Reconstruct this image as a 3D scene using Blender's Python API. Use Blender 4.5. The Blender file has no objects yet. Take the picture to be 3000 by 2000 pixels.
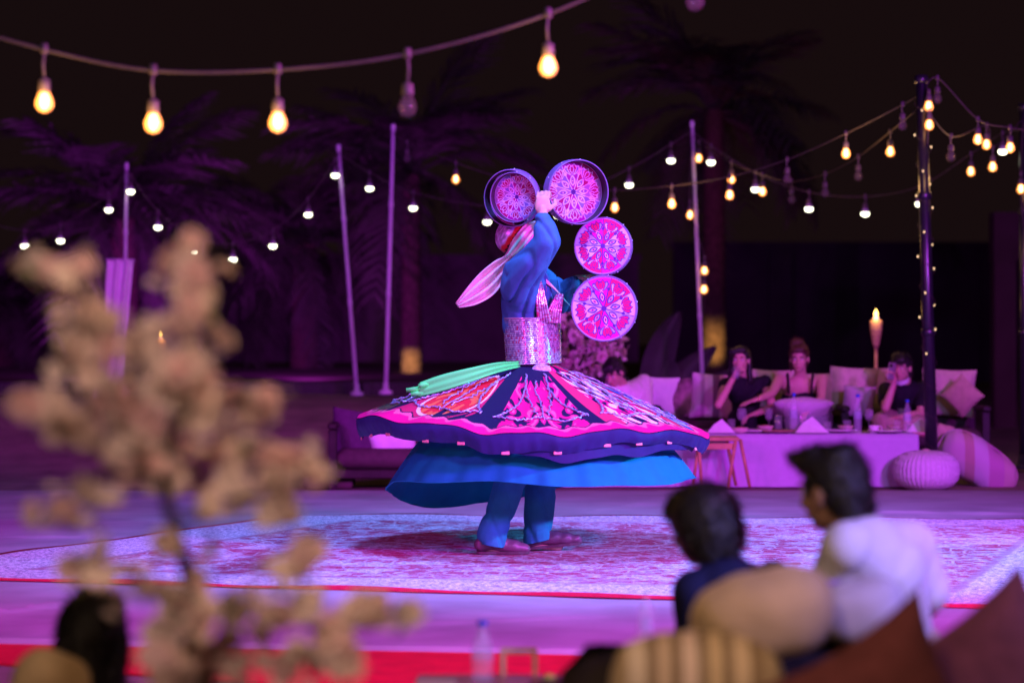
import bpy, math, random
import numpy as np
from mathutils import Vector, Matrix

random.seed(7); RNG = np.random.default_rng(7)
SC = bpy.context.scene
COL = SC.collection
pi = math.pi

# ------------------------------------------------------------------ camera, world, lights, exposure
FPX, CX, HY, CAMZ = 5553.0, 1176.0, 746.0, 1.23      # focal length in layout units, principal point, camera height


def at(px, py, d):
    return Vector(((px - CX) / FPX * d, d, CAMZ - (py - HY) / FPX * d))


def ground(px, py, z=0.0):
    d = (CAMZ - z) * FPX / (py - HY)
    return Vector(((px - CX) / FPX * d, d, z))


cam = bpy.data.cameras.new('camera'); cam_o = bpy.data.objects.new('camera', cam); COL.objects.link(cam_o)
cam_o.location = (0, 0, CAMZ); cam_o.rotation_euler = (pi / 2, 0, 0)
cam.lens = 85.0; cam.sensor_width = 36.0; cam.sensor_fit = 'HORIZONTAL'
cam.shift_y = -38.0 / 2352.0
cam.clip_end = 400
cam.dof.use_dof = True; cam.dof.focus_distance = 12.95; cam.dof.aperture_fstop = 1.8
SC.camera = cam_o

world = bpy.data.worlds.new('World'); SC.world = world; world.use_nodes = True
bg = world.node_tree.nodes['Background']
bg.inputs[0].default_value = (0.0078, 0.0036, 0.0040, 1); bg.inputs[1].default_value = 1.0

SC.view_settings.view_transform = 'Standard'; SC.view_settings.look = 'None'
SC.view_settings.exposure = 0.0; SC.view_settings.gamma = 1.0; SC.view_settings.use_curve_mapping = False
SC.render.engine = 'CYCLES'
SC.cycles.use_denoising = True
SC.cycles.sample_clamp_indirect = 3.0
SC.cycles.max_bounces = 6; SC.cycles.transparent_max_bounces = 16
SC.cycles.caustics_reflective = False; SC.cycles.caustics_refractive = False


def spot(name, loc, target, power, color, cone=60, blend=0.5, size=0.12):
    l = bpy.data.lights.new(name, 'SPOT'); l.energy = power; l.color = color
    l.spot_size = math.radians(cone); l.spot_blend = blend; l.shadow_soft_size = size
    o = bpy.data.objects.new(name, l); COL.objects.link(o); o.location = loc
    o.rotation_euler = (Vector(target) - Vector(loc)).to_track_quat('-Z', 'Y').to_euler()
    return o


def point(name, loc, power, color, size=0.05):
    l = bpy.data.lights.new(name, 'POINT'); l.energy = power; l.color = color; l.shadow_soft_size = size
    o = bpy.data.objects.new(name, l); COL.objects.link(o); o.location = loc
    return o


# stage lamps of the show and an added pink fill (they stand outside the frame on the camera's side)
spot('stage_lamp_violet', (6.6, 5.4, 3.3), (0.1, 13.4, 0.4), 4300, (0.50, 0.040, 1.0), 74, 0.6, 0.35)
spot('stage_lamp_lavender', (4.2, 2.4, 3.8), (0.8, 11.5, 0.0), 2200, (0.33, 0.26, 1.0), 66, 0.15, 0.35)
spot('stage_lamp_magenta', (4.8, 5.8, 3.9), (-0.6, 11.4, 0.0), 2500, (0.90, 0.04, 0.62), 76, 0.6, 0.45)
spot('stage_lamp_blue', (7.6, 10.6, 2.6), (0.2, 13.2, 0.7), 2900, (0.0, 0.45, 1.0), 46, 0.5, 0.10)
spot('stage_lamp_top', (-0.4, 10.4, 6.2), (0.4, 13.2, 0.0), 3200, (0.17, 0.26, 1.0), 62, 0.7, 0.5)
spot('fill_lamp_pink', (-4.6, 6.8, 3.6), (-0.9, 13.6, 0.0), 1000, (0.80, 0.04, 0.75), 56, 0.7, 0.3)  # added fill lamp, softens the dancer's shadow on the rug
spot('lounge_lamp_violet', (6.0, 9.6, 3.4), (1.7, 20.0, 0.6), 1950, (0.62, 0.025, 1.0), 60, 0.4, 0.12)
spot('stage_lamp_purple', (-7.5, 7.0, 4.0), (-4.0, 22.0, 0.4), 3800, (0.45, 0.02, 0.85), 60, 0.8, 0.15)

# ------------------------------------------------------------------ materials
MATS = {}


def principled(name):
    m = bpy.data.materials.new(name); m.use_nodes = True
    nt = m.node_tree; b = nt.nodes['Principled BSDF']
    return m, nt, b


def mat(name, color, rough=0.7, metal=0.0, var=0.15, scale=30.0, bump=0.0, bscale=None, spec=0.2, sheen=0.0):
    """Plain surface with noise variation in colour and a fine bump."""
    if name in MATS: return MATS[name]
    m, nt, b = principled(name)
    tc = nt.nodes.new('ShaderNodeTexCoord')
    nz = nt.nodes.new('ShaderNodeTexNoise'); nz.inputs['Scale'].default_value = scale; nz.inputs['Detail'].default_value = 5
    nt.links.new(tc.outputs['Object'], nz.inputs['Vector'])
    rp = nt.nodes.new('ShaderNodeValToRGB')
    c = np.array(color)
    rp.color_ramp.elements[0].position = 0.3; rp.color_ramp.elements[1].position = 0.72
    rp.color_ramp.elements[0].color = (*np.clip(c * (1 - var), 0, 1), 1)
    rp.color_ramp.elements[1].color = (*np.clip(c * (1 + var), 0, 1), 1)
    nt.links.new(nz.outputs['Fac'], rp.inputs['Fac']); nt.links.new(rp.outputs['Color'], b.inputs['Base Color'])
    b.inputs['Roughness'].default_value = rough; b.inputs['Metallic'].default_value = metal
    b.inputs['Specular IOR Level'].default_value = spec
    if sheen: b.inputs['Sheen Weight'].default_value = sheen
    if bump:
        n2 = nt.nodes.new('ShaderNodeTexNoise'); n2.inputs['Scale'].default_value = bscale or scale * 4; n2.inputs['Detail'].default_value = 3
        nt.links.new(tc.outputs['Object'], n2.inputs['Vector'])
        bp = nt.nodes.new('ShaderNodeBump'); bp.inputs['Strength'].default_value = bump; bp.inputs['Distance'].default_value = 0.01
        nt.links.new(n2.outputs['Fac'], bp.inputs['Height']); nt.links.new(bp.outputs['Normal'], b.inputs['Normal'])
    MATS[name] = m
    return m


def mat_attr(name, rough=0.7, metal=0.0, bump=0.0, bscale=200, spec=0.12):
    """Colour comes from the mesh's own dyed pattern (attribute Col)."""
    if name in MATS: return MATS[name]
    m, nt, b = principled(name)
    a = nt.nodes.new('ShaderNodeAttribute'); a.attribute_name = 'Col'
    nt.links.new(a.outputs['Color'], b.inputs['Base Color'])
    b.inputs['Roughness'].default_value = rough; b.inputs['Metallic'].default_value = metal
    b.inputs['Specular IOR Level'].default_value = spec
    if bump:
        tc = nt.nodes.new('ShaderNodeTexCoord')
        n2 = nt.nodes.new('ShaderNodeTexNoise'); n2.inputs['Scale'].default_value = bscale
        nt.links.new(tc.outputs['Object'], n2.inputs['Vector'])
        bp = nt.nodes.new('ShaderNodeBump'); bp.inputs['Strength'].default_value = bump; bp.inputs['Distance'].default_value = 0.01
        nt.links.new(n2.outputs['Fac'], bp.inputs['Height']); nt.links.new(bp.outputs['Normal'], b.inputs['Normal'])
    MATS[name] = m
    return m


def mat_emit(name, color, strength):
    if name in MATS: return MATS[name]
    m = bpy.data.materials.new(name); m.use_nodes = True; nt = m.node_tree
    nt.nodes.remove(nt.nodes['Principled BSDF'])
    e = nt.nodes.new('ShaderNodeEmission'); e.inputs[0].default_value = (*color, 1); e.inputs[1].default_value = strength
    nt.links.new(e.outputs[0], nt.nodes['Material Output'].inputs[0])
    try: m.cycles.emission_sampling = 'NONE'
    except Exception: pass
    MATS[name] = m
    return m


def mat_glass(name, color, clear=0.75, rough=0.05, emit=0.0, ecol=(1, 0.5, 0.15)):
    """Thin clear glass or plastic: mostly lets light through, with a gloss coat."""
    if name in MATS: return MATS[name]
    m, nt, b = principled(name)
    b.inputs['Base Color'].default_value = (*color, 1); b.inputs['Roughness'].default_value = rough
    b.inputs['Specular IOR Level'].default_value = 0.9
    if emit:
        b.inputs['Emission Color'].default_value = (*ecol, 1); b.inputs['Emission Strength'].default_value = emit
        try: m.cycles.emission_sampling = 'NONE'
        except Exception: pass
    tr = nt.nodes.new('ShaderNodeBsdfTransparent'); mx = nt.nodes.new('ShaderNodeMixShader')
    mx.inputs[0].default_value = clear
    nt.links.new(b.outputs[0], mx.inputs[1]); nt.links.new(tr.outputs[0], mx.inputs[2])
    nt.links.new(mx.outputs[0], nt.nodes['Material Output'].inputs[0])
    MATS[name] = m
    return m


def mat_stripes(name, stops, axis='X', rough=0.8, bump=0.3):
    """Woven stripes across the object's own axis: stops = [(pos, colour)]."""
    if name in MATS: return MATS[name]
    m, nt, b = principled(name)
    tc = nt.nodes.new('ShaderNodeTexCoord'); sp = nt.nodes.new('ShaderNodeSeparateXYZ')
    nt.links.new(tc.outputs['Generated'], sp.inputs[0])
    rp = nt.nodes.new('ShaderNodeValToRGB'); cr = rp.color_ramp; cr.interpolation = 'CONSTANT'
    while len(cr.elements) > 1: cr.elements.remove(cr.elements[-1])
    cr.elements[0].position = stops[0][0]; cr.elements[0].color = (*stops[0][1], 1)
    for p, c in stops[1:]:
        e = cr.elements.new(p); e.color = (*c, 1)
    nt.links.new(sp.outputs[axis], rp.inputs['Fac']); nt.links.new(rp.outputs['Color'], b.inputs['Base Color'])
    b.inputs['Roughness'].default_value = rough
    n2 = nt.nodes.new('ShaderNodeTexNoise'); n2.inputs['Scale'].default_value = 150
    nt.links.new(tc.outputs['Object'], n2.inputs['Vector'])
    bp = nt.nodes.new('ShaderNodeBump'); bp.inputs['Strength'].default_value = bump; bp.inputs['Distance'].default_value = 0.01
    nt.links.new(n2.outputs['Fac'], bp.inputs['Height']); nt.links.new(bp.outputs['Normal'], b.inputs['Normal'])
    MATS[name] = m
    return m


# ------------------------------------------------------------------ geometry helpers: (verts, faces) pairs
def join(*geos):
    V, Fc, n = [], [], 0
    for v, f in geos:
        v = np.asarray(v, float).reshape(-1, 3)
        V.append(v); Fc.extend([tuple(i + n for i in q) for q in f]); n += len(v)
    return np.vstack(V), Fc


def grid_faces(nu, nv, wrap_u=False, wrap_v=False, flip=False):
    f = []
    for i in range(nu if wrap_u else nu - 1):
        for j in range(nv if wrap_v else nv - 1):
            a, b = i * nv + j, ((i + 1) % nu) * nv + j
            c, d = ((i + 1) % nu) * nv + (j + 1) % nv, i * nv + (j + 1) % nv
            f.append((a, d, c, b) if flip else (a, b, c, d))
    return f


def rotz(v, a, c=(0, 0, 0)):
    c = np.array(c); v = np.asarray(v, float) - c
    ca, sa = math.cos(a), math.sin(a)
    return np.stack([v[:, 0] * ca - v[:, 1] * sa, v[:, 0] * sa + v[:, 1] * ca, v[:, 2]], 1) + c


def xform(geo, M):
    v, f = geo; v = np.asarray(v, float)
    A = np.array(M.to_3x3()); t = np.array(M.translation)
    return v @ A.T + t, f


def box(c, s, rz=0.0, bev=0.0):
    """Box with optional chamfered edges (24-vertex form)."""
    hx, hy, hz = np.array(s, float) / 2
    if bev <= 0:
        v = np.array([(x, y, z) for x in (-hx, hx) for y in (-hy, hy) for z in (-hz, hz)])
        f = [(0, 1, 3, 2), (4, 6, 7, 5), (0, 4, 5, 1), (2, 3, 7, 6), (0, 2, 6, 4), (1, 5, 7, 3)]
    else:
        b = min(bev, hx * .95, hy * .95, hz * .95)
        prof = [(0, 0, -hz, b), (b, 1, -hz + b, 0), (b, 1, hz - b, 0), (0, 0, hz, b)]
        v = []
        def ring(ins, z):
            x, y = hx - ins, hy - ins; k = b
            return [(x, -y + k, z), (x, y - k, z), (x - k, y, z), (-x + k, y, z), (-x, y - k, z), (-x, -y + k, z), (-x + k, -y, z), (x - k, -y, z)]
        v = ring(b, -hz) + ring(0, -hz + b) + ring(0, hz - b) + ring(b, hz)
        f = []
        for r in range(3):
            for i in range(8):
                f.append((r * 8 + i, r * 8 + (i + 1) % 8, (r + 1) * 8 + (i + 1) % 8, (r + 1) * 8 + i))
        f.append(tuple(range(7, -1, -1))); f.append(tuple(range(24, 32)))
        v = np.array(v)
    return rotz(v, rz) + np.array(c), f


def tube(pts, radii, seg=8, cap=True):
    pts = [Vector(p) for p in pts]; n = len(pts)
    if not hasattr(radii, '__len__'): radii = [radii] * n
    V = []; up = None
    for i, p in enumerate(pts):
        t = (pts[min(i + 1, n - 1)] - pts[max(i - 1, 0)])
        t = t.normalized() if t.length > 1e-9 else Vector((0, 0, 1))
        if up is None:
            up = Vector((0, 0, 1)) if abs(t.z) < 0.9 else Vector((1, 0, 0))
        x = t.cross(up).normalized() if t.cross(up).length > 1e-6 else t.orthogonal().normalized()
        y = x.cross(t).normalized(); up = y
        for k in range(seg):
            a = 2 * pi * k / seg
            V.append(p + (x * math.cos(a) + y * math.sin(a)) * radii[i])
    f = grid_faces(n, seg, wrap_v=True)
    if cap:
        f.append(tuple(range(seg))); f.append(tuple(range((n - 1) * seg + seg - 1, (n - 1) * seg - 1, -1)))
    return np.array([tuple(v) for v in V]), f


def lathe(profile, c=(0, 0, 0), seg=24, axis=None, cap=True):
    """profile [(r, z)] about z (or about the given axis) at c."""
    V = [(r * math.cos(2 * pi * k / seg), r * math.sin(2 * pi * k / seg), z) for r, z in profile for k in range(seg)]
    n = len(profile); f = grid_faces(n, seg, wrap_v=True, flip=True)
    if cap:
        f.append(tuple(range(seg - 1, -1, -1))); f.append(tuple(range((n - 1) * seg, n * seg)))
    v = np.array(V)
    if axis is not None:
        q = Vector(axis).to_track_quat('Z', 'Y').to_matrix(); v = v @ np.array(q).T
    return v + np.array(c), f


def ell(c, r, R=None, seg=16, rings=10):
    """Ellipsoid; R = 3x3 frame whose columns are the axes."""
    V = [(0, 0, -1)]
    for i in range(1, rings):
        t = pi * i / rings - pi / 2
        for k in range(seg):
            a = 2 * pi * k / seg
            V.append((math.cos(t) * math.cos(a), math.cos(t) * math.sin(a), math.sin(t)))
    V.append((0, 0, 1)); v = np.array(V) * np.array(r if hasattr(r, '__len__') else (r, r, r))
    if R is not None: v = v @ np.array(R).T
    f = [(0, 1 + (k + 1) % seg, 1 + k) for k in range(seg)]
    for i in range(rings - 2):
        for k in range(seg):
            a = 1 + i * seg
            f.append((a + k, a + (k + 1) % seg, a + seg + (k + 1) % seg, a + seg + k))
    top = len(V) - 1; a = 1 + (rings - 2) * seg
    f += [(top, a + k, a + (k + 1) % seg) for k in range(seg)]
    return v + np.array(c), f


def cap_limb(p0, r0, p1, r1, seg=14):
    """Tapered limb with round ends."""
    p0, p1 = Vector(p0), Vector(p1); ax = p1 - p0; L = ax.length
    prof = [(max(r0 * math.cos(t), 1e-4), -r0 * math.sin(t)) for t in np.linspace(pi / 2, 0, 5)]
    prof += [(max(r1 * math.cos(t), 1e-4), L + r1 * math.sin(t)) for t in np.linspace(0, pi / 2, 5)]
    return lathe(prof, tuple(p0), seg, ax if L > 1e-6 else (0, 0, 1))


def cushion(w, h, t, n=18, pinch=0.06, seed=0):
    """Square scatter cushion in the xz plane, thick along y, with pointed corners, a seam and soft lumps."""
    rs = np.random.RandomState(seed); ph = rs.rand(6) * 6.28
    u = np.linspace(-1, 1, n); U, W = np.meshgrid(u, u, indexing='ij')
    sx = 1 - pinch * (1 - W ** 2) * 1.0; sz = 1 - pinch * (1 - U ** 2)
    th = (np.clip(1 - U ** 2, 0, 1) * np.clip(1 - W ** 2, 0, 1)) ** 0.42
    lump = 1 + 0.10 * np.sin(3 * U + ph[0]) * np.cos(2.3 * W + ph[1]) + 0.05 * np.sin(6 * U + 4 * W + ph[2])
    X = U * sx * w / 2; Z = W * sz * h / 2; T = th * lump * t / 2
    a = np.stack([X, -T, Z], -1).reshape(-1, 3); b = np.stack([X, T, Z], -1).reshape(-1, 3)
    f = grid_faces(n, n) + [tuple(i + n * n for i in q) for q in grid_faces(n, n, flip=True)]
    return np.vstack([a, b]), f


def obj(name, geo, material, parent=None, smooth=True, loc=None, colors=None, weld=False):
    v, f = geo; v = np.asarray(v, float)
    off = np.array(ROOT.get(parent.name, (0, 0, 0))) if parent is not None else np.array(loc if loc is not None else (0, 0, 0))
    me = bpy.data.meshes.new(name); me.from_pydata((v - off).tolist(), [], [tuple(int(i) for i in q) for q in f])
    if smooth: me.polygons.foreach_set('use_smooth', [True] * len(me.polygons))
    if colors is not None:
        ca = me.color_attributes.new('Col', 'FLOAT_COLOR', 'POINT')
        c4 = np.ones((len(v), 4), np.float32); c4[:, :3] = colors
        ca.data.foreach_set('color', c4.ravel())
    me.update()
    if material: me.materials.append(material)
    return link(name, me, parent, tuple(off))


ROOT = {}


def link(name, me, parent=None, off=(0, 0, 0)):
    o = bpy.data.objects.new(name, me); COL.objects.link(o)
    if parent is not None:
        o.parent = parent
    else:
        o.location = off
    ROOT[o.name] = tuple(off)
    return o


def tag(o, label, cat, group=None):
    o['label'] = label; o['category'] = cat
    if group: o['group'] = group
    return o


def thing(name, label, cat, loc=(0, 0, 0), group=None):
    o = bpy.data.objects.new(name, None); COL.objects.link(o); o.location = loc; o.empty_display_size = 0.1
    ROOT[o.name] = tuple(loc)
    return tag(o, label, cat, group)


def struct(o, kind='structure'):
    o['kind'] = kind
    return o


def organic(name, prims, voxel, material, parent, smooth_it=4, loc=None, warp=None):
    """One continuous skin grown over overlapping volumes (voxel remesh + smoothing)."""
    v, f = join(*prims)
    me = bpy.data.meshes.new(name); me.from_pydata(v.tolist(), [], f)
    o = bpy.data.objects.new(name + '_tmp', me); COL.objects.link(o)
    m = o.modifiers.new('r', 'REMESH'); m.mode = 'VOXEL'; m.voxel_size = voxel; m.use_smooth_shade = True
    if smooth_it:
        s = o.modifiers.new('s', 'SMOOTH'); s.iterations = smooth_it; s.factor = 0.5
    dg = bpy.context.evaluated_depsgraph_get(); dg.update()
    ev = o.evaluated_get(dg); m2 = bpy.data.meshes.new_from_object(ev)
    bpy.data.objects.remove(o); bpy.data.meshes.remove(me)
    n = len(m2.vertices); co = np.empty(n * 3); m2.vertices.foreach_get('co', co); co = co.reshape(-1, 3)
    if warp is not None:
        no = np.empty(n * 3); m2.vertices.foreach_get('normal', no)
        co = warp(co, no.reshape(-1, 3))
    off = np.array(ROOT.get(parent.name, (0, 0, 0))) if parent is not None else np.array(loc or (0, 0, 0))
    m2.vertices.foreach_set('co', (co - off).ravel()); m2.name = name
    m2.polygons.foreach_set('use_smooth', [True] * len(m2.polygons))
    m2.materials.clear(); m2.materials.append(material); m2.update()
    return link(name, m2, parent, tuple(off))


def copy_tree(o, loc=None, rz=None, parent=None):
    c = o.copy(); COL.objects.link(c); c.parent = parent
    if loc is not None: c.location = loc
    if rz is not None: c.rotation_euler = (0, 0, rz)
    for ch in list(o.children): copy_tree(ch, parent=c)
    return c


def pinterp(th, pts):
    """Smooth periodic interpolation; pts = {degrees: value}."""
    a = sorted(pts); x = np.array([a[-1] - 360] + a + [a[0] + 360]) ; y = np.array([pts[a[-1]]] + [pts[k] for k in a] + [pts[a[0]]])
    t = (np.degrees(th) + 180) % 360 - 180
    out = np.zeros_like(t)
    for s in np.linspace(-14, 14, 9): out += np.interp((t + s + 180) % 360 - 180 if False else t + s, x, y)
    return out / 9


def frame_of(f, u):
    """Columns: side (left-to-right of the figure), forward, up."""
    f = Vector(f).normalized(); u = Vector(u); s = f.cross(u).normalized(); u = s.cross(f).normalized()
    return Matrix((s, f, u)).transposed()

# ------------------------------------------------------------------ the setting: sand, stage, carpets, walls
GZ = -0.03


def sand_h(x, y):
    """Sand behind the lounge rises to a low bank on the left."""
    t = np.clip((y - 19.6) / 4.2, 0, 1); t = t * t * (3 - 2 * t)
    s = np.clip((1.6 - x) / 2.2, 0, 1); s = s * s * (3 - 2 * s)
    far = np.clip((y - 27) / 20, 0, 1)
    w = 0.025 * np.sin(1.7 * x + 0.6 * y) * np.sin(0.9 * y - 0.5 * x) * np.clip((y - 19) / 2, 0, 1)
    return GZ + 0.52 * t * s + w


def spaced(a):
    return np.unique(np.round(np.concatenate(a), 3))


gx = spaced([np.linspace(-140, -14, 14), np.linspace(-14, 14, 57), np.linspace(14, 140, 14)])
gy = spaced([np.linspace(-30, 7, 6), np.linspace(7, 34, 70), np.linspace(34, 160, 16)])
X, Y = np.meshgrid(gx, gy, indexing='ij')
sand = mat('sand', (0.22, 0.17, 0.13), 0.95, var=0.25, scale=3.0, bump=0.5, bscale=25)
struct(obj('ground', (np.stack([X, Y, sand_h(X, Y)], -1).reshape(-1, 3), grid_faces(len(gx), len(gy))), sand))

# stage floor: a grey carpet deck with creases in it, real step at its edges
def seg_ridge(x, y, a, b, w, h):
    a = np.array(a); b = np.array(b); ab = b - a; L2 = ab @ ab
    t = np.clip(((x - a[0]) * ab[0] + (y - a[1]) * ab[1]) / L2, 0, 1)
    wob = 0.015 * np.sin(11 * t * math.sqrt(L2)) + 0.008 * np.sin(29 * t * math.sqrt(L2))
    d = np.abs((x - a[0]) * ab[1] - (y - a[1]) * ab[0]) / math.sqrt(L2) + wob * 0.6
    inside = (((x - a[0]) * ab[0] + (y - a[1]) * ab[1]) / L2)
    ends = np.clip(inside / 0.1, 0, 1) * np.clip((1 - inside) / 0.1, 0, 1)
    return h * np.exp(-(d / w) ** 2) * ends


nu, nv = 300, 330
u = np.linspace(0, 1, nu); v = np.linspace(0, 1, nv) ** 1.25
U, W = np.meshgrid(u, v, indexing='ij')
XS = -7 + 15 * U
near = 9.5 - 0.137 * (XS + 2.0); YS = near + (18.0 - near) * W
ZS = 0.0015 * np.sin(3 * XS + 2 * YS) + 0.0012 * np.sin(7 * XS - 5 * YS)
for a, b, w_, h_ in [(ground(-60, 1413)[:2], ground(205, 1383)[:2], 0.02, 0.022), (ground(1320, 1180)[:2], ground(1500, 1150)[:2], 0.03, 0.012),
                     (ground(1400, 1184)[:2], ground(1780, 1178)[:2], 0.03, 0.010), (ground(-20, 1232)[:2], ground(330, 1236)[:2], 0.03, 0.012),
                     (ground(1500, 1172)[:2], ground(1650, 1140)[:2], 0.03, 0.009), (ground(1900, 1176)[:2], ground(2380, 1181)[:2], 0.04, 0.016),
                     (ground(700, 1440)[:2], ground(1400, 1415)[:2], 0.05, 0.008), (ground(0, 1142)[:2], ground(300, 1140)[:2], 0.04, 0.012)]:
    ZS = ZS + seg_ridge(XS, YS, a, b, w_, h_)
top = np.stack([XS, YS, ZS], -1).reshape(-1, 3)
gf = grid_faces(nu, nv)
rim = [i * nv for i in range(nu)] + [(nu - 1) * nv + j for j in range(1, nv)] + [i * nv + nv - 1 for i in range(nu - 2, -1, -1)] + [j for j in range(nv - 2, 0, -1)]
bot = top[rim].copy(); bot[:, 2] = GZ - 0.01
nb = len(top); sides = [(rim[i], rim[(i + 1) % len(rim)], nb + (i + 1) % len(rim), nb + i)[::-1] for i in range(len(rim))]
stage_m = mat('stage_carpet', (0.36, 0.34, 0.35), 0.9, var=0.22, scale=1.7, bump=0.35, bscale=260)
struct(obj('stage_floor', (np.vstack([top, bot]), gf + sides), stage_m))

# red runner along the stage's near edge
def flat_cloth(name, corners, z, th, material, n=60, wav=0.004, uvcol=None, lab=None):
    A, B, C, D = [np.array(c) for c in corners]
    u = np.linspace(0, 1, n); U, W = np.meshgrid(u, u, indexing='ij'); U_, W_ = U[..., None], W[..., None]
    P2 = A * (1 - U_) * (1 - W_) + B * U_ * (1 - W_) + C * U_ * W_ + D * (1 - U_) * W_
    x, y = P2[..., 0], P2[..., 1]
    edge = np.exp(-np.minimum(np.minimum(U, 1 - U), np.minimum(W, 1 - W)) / 0.015)
    zz = z + th + wav * (0.5 + 0.5 * np.sin(5 * x + 3 * np.sin(2 * y))) * edge * 2 + wav * 0.4 * np.sin(4 * x - 3 * y)
    t = np.stack([x, y, zz], -1).reshape(-1, 3)
    rim = [i * n for i in range(n)] + [(n - 1) * n + j for j in range(1, n)] + [i * n + n - 1 for i in range(n - 2, -1, -1)] + [j for j in range(n - 2, 0, -1)]
    b = t[rim].copy(); b[:, 2] = z
    k = len(rim); sd = [(rim[i], len(t) + i, len(t) + (i + 1) % k, rim[(i + 1) % k]) for i in range(k)]
    o = obj(name, (np.vstack([t, b]), grid_faces(n, n) + sd), material, loc=(float(A[0]), float(A[1]), 0))
    uv = o.data.uv_layers.new(name='UVMap')
    uvs = np.concatenate([np.stack([U, W], -1).reshape(-1, 2), np.stack([U, W], -1).reshape(-1, 2)[rim]])
    li = np.empty(len(o.data.loops), int); o.data.loops.foreach_get('vertex_index', li)
    uv.data.foreach_set('uv', uvs[li].ravel())
    return o


red_m = mat('red_carpet', (0.62, 0.012, 0.03), 0.9, var=0.12, scale=8, bump=0.3, bscale=300)
o = flat_cloth('red_runner', [(-6.2, 11.0), (5.5, 5.4), (5.5, 9.2), (-6.2, 11.4)], GZ + 0.002, 0.006, red_m, wav=0.002)
tag(o, 'bright red carpet runner along the near edge of the stage', 'carpet')

# the big distressed rug: material with medallion field, pale border and worn patches
m, nt, b = principled('rug'); MATS['rug'] = m
N = nt.nodes.new; L = nt.links.new
tc = N('ShaderNodeTexCoord'); uvn = N('ShaderNodeUVMap'); uvn.uv_map = 'UVMap'
sep = N('ShaderNodeSeparateXYZ'); L(uvn.outputs['UV'], sep.inputs[0])


def mth(op, a, b_=None, clamp=False):
    n = N('ShaderNodeMath'); n.operation = op; n.use_clamp = clamp
    for i, x in enumerate((a, b_)):
        if x is None: continue
        if isinstance(x, (int, float)): n.inputs[i].default_value = x
        else: L(x, n.inputs[i])
    return n.outputs[0]


def noise(scale, detail=4, rough=0.6, dist=0.0):
    n = N('ShaderNodeTexNoise'); n.inputs['Scale'].default_value = scale; n.inputs['Detail'].default_value = detail
    n.inputs['Roughness'].default_value = rough; n.inputs['Distortion'].default_value = dist
    L(tc.outputs['Object'], n.inputs['Vector']); return n.outputs['Fac']


def ramp(fac, p0, p1):
    n = N('ShaderNodeMapRange'); n.inputs[1].default_value = p0; n.inputs[2].default_value = p1; L(fac, n.inputs[0]); return n.outputs[0]


def mixc(f, a, b_):
    n = N('ShaderNodeMix'); n.data_type = 'RGBA'
    if isinstance(f, (int, float)): n.inputs[0].default_value = f
    else: L(f, n.inputs[0])
    for i, x in ((6, a), (7, b_)):
        if isinstance(x, tuple): n.inputs[i].default_value = (*x, 1)
        else: L(x, n.inputs[i])
    return n.outputs[2]


eu = mth('MINIMUM', sep.outputs[0], mth('SUBTRACT', 1.0, sep.outputs[0])); ev_ = mth('MINIMUM', sep.outputs[1], mth('SUBTRACT', 1.0, sep.outputs[1]))
edge = mth('MINIMUM', eu, ev_)
wear = noise(11, 6, 0.75, 0.6); blot = noise(1.6, 3, 0.6); fine = noise(48, 4, 0.75, 0.4); big = noise(4.5, 5, 0.65, 1.0)
vor = N('ShaderNodeTexVoronoi'); vor.feature = 'DISTANCE_TO_EDGE'; vor.inputs['Scale'].default_value = 9; L(tc.outputs['Object'], vor.inputs['Vector'])
vine = ramp(vor.outputs['Distance'], 0.07, 0.02)
field = ramp(edge, 0.10, 0.115)
redness = mth('MULTIPLY', field, ramp(mth('ADD', mth('ADD', wear, mth('MULTIPLY', mth('SUBTRACT', fine, 0.5), 0.5)), mth('MULTIPLY', mth('SUBTRACT', big, 0.5), 0.9)), 0.44, 0.51))
redness = mth('MULTIPLY', redness, ramp(mth('ADD', blot, mth('MULTIPLY', big, 0.3)), 0.44, 0.57))
bord = mth('MULTIPLY', mth('SUBTRACT', 1.0, field), ramp(mth('ADD', mth('MULTIPLY', vine, 0.12), wear), 0.62, 0.68))
stripe = mth('MULTIPLY', ramp(mth('ABSOLUTE', mth('SUBTRACT', edge, 0.108)), 0.006, 0.003), ramp(fine, 0.40, 0.55))
base = mixc(ramp(fine, 0.42, 0.58), (0.34, 0.31, 0.42), (0.96, 0.92, 0.94))
c1 = mixc(redness, base, mixc(ramp(fine, 0.42, 0.6), (0.42, 0.006, 0.05), (0.55, 0.13, 0.27)))
c1 = mixc(mth('MULTIPLY', field, mth('MULTIPLY', vine, ramp(wear, 0.42, 0.55))), c1, (0.70, 0.66, 0.70))
c1 = mixc(mth('MULTIPLY', bord, 0.8), c1, (0.30, 0.14, 0.24))
c1 = mixc(mth('MULTIPLY', stripe, 0.55), c1, (0.30, 0.08, 0.16))
c1 = mixc(ramp(edge, 0.008, 0.005), c1, (0.55, 0.01, 0.05))
L(c1, b.inputs['Base Color']); b.inputs['Roughness'].default_value = 0.9
bp = N('ShaderNodeBump'); bp.inputs['Strength'].default_value = 0.9; bp.inputs['Distance'].default_value = 0.012
L(mth('ADD', fine, wear), bp.inputs['Height']); L(bp.outputs['Normal'], b.inputs['Normal'])
o = flat_cloth('rug', [(-3.20, 11.80), (2.45, 10.36), (3.95, 15.08), (-1.36, 15.50)], 0.0045, 0.010, m, n=90, wav=0.006)
tag(o, 'large distressed red and white patterned rug under the dancer', 'rug')

# boundary walls and the pavilion far behind
wall_m = mat('plaster_wall', (0.12, 0.09, 0.09), 0.95, var=0.2, scale=1.5, bump=0.3, bscale=20)


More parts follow.
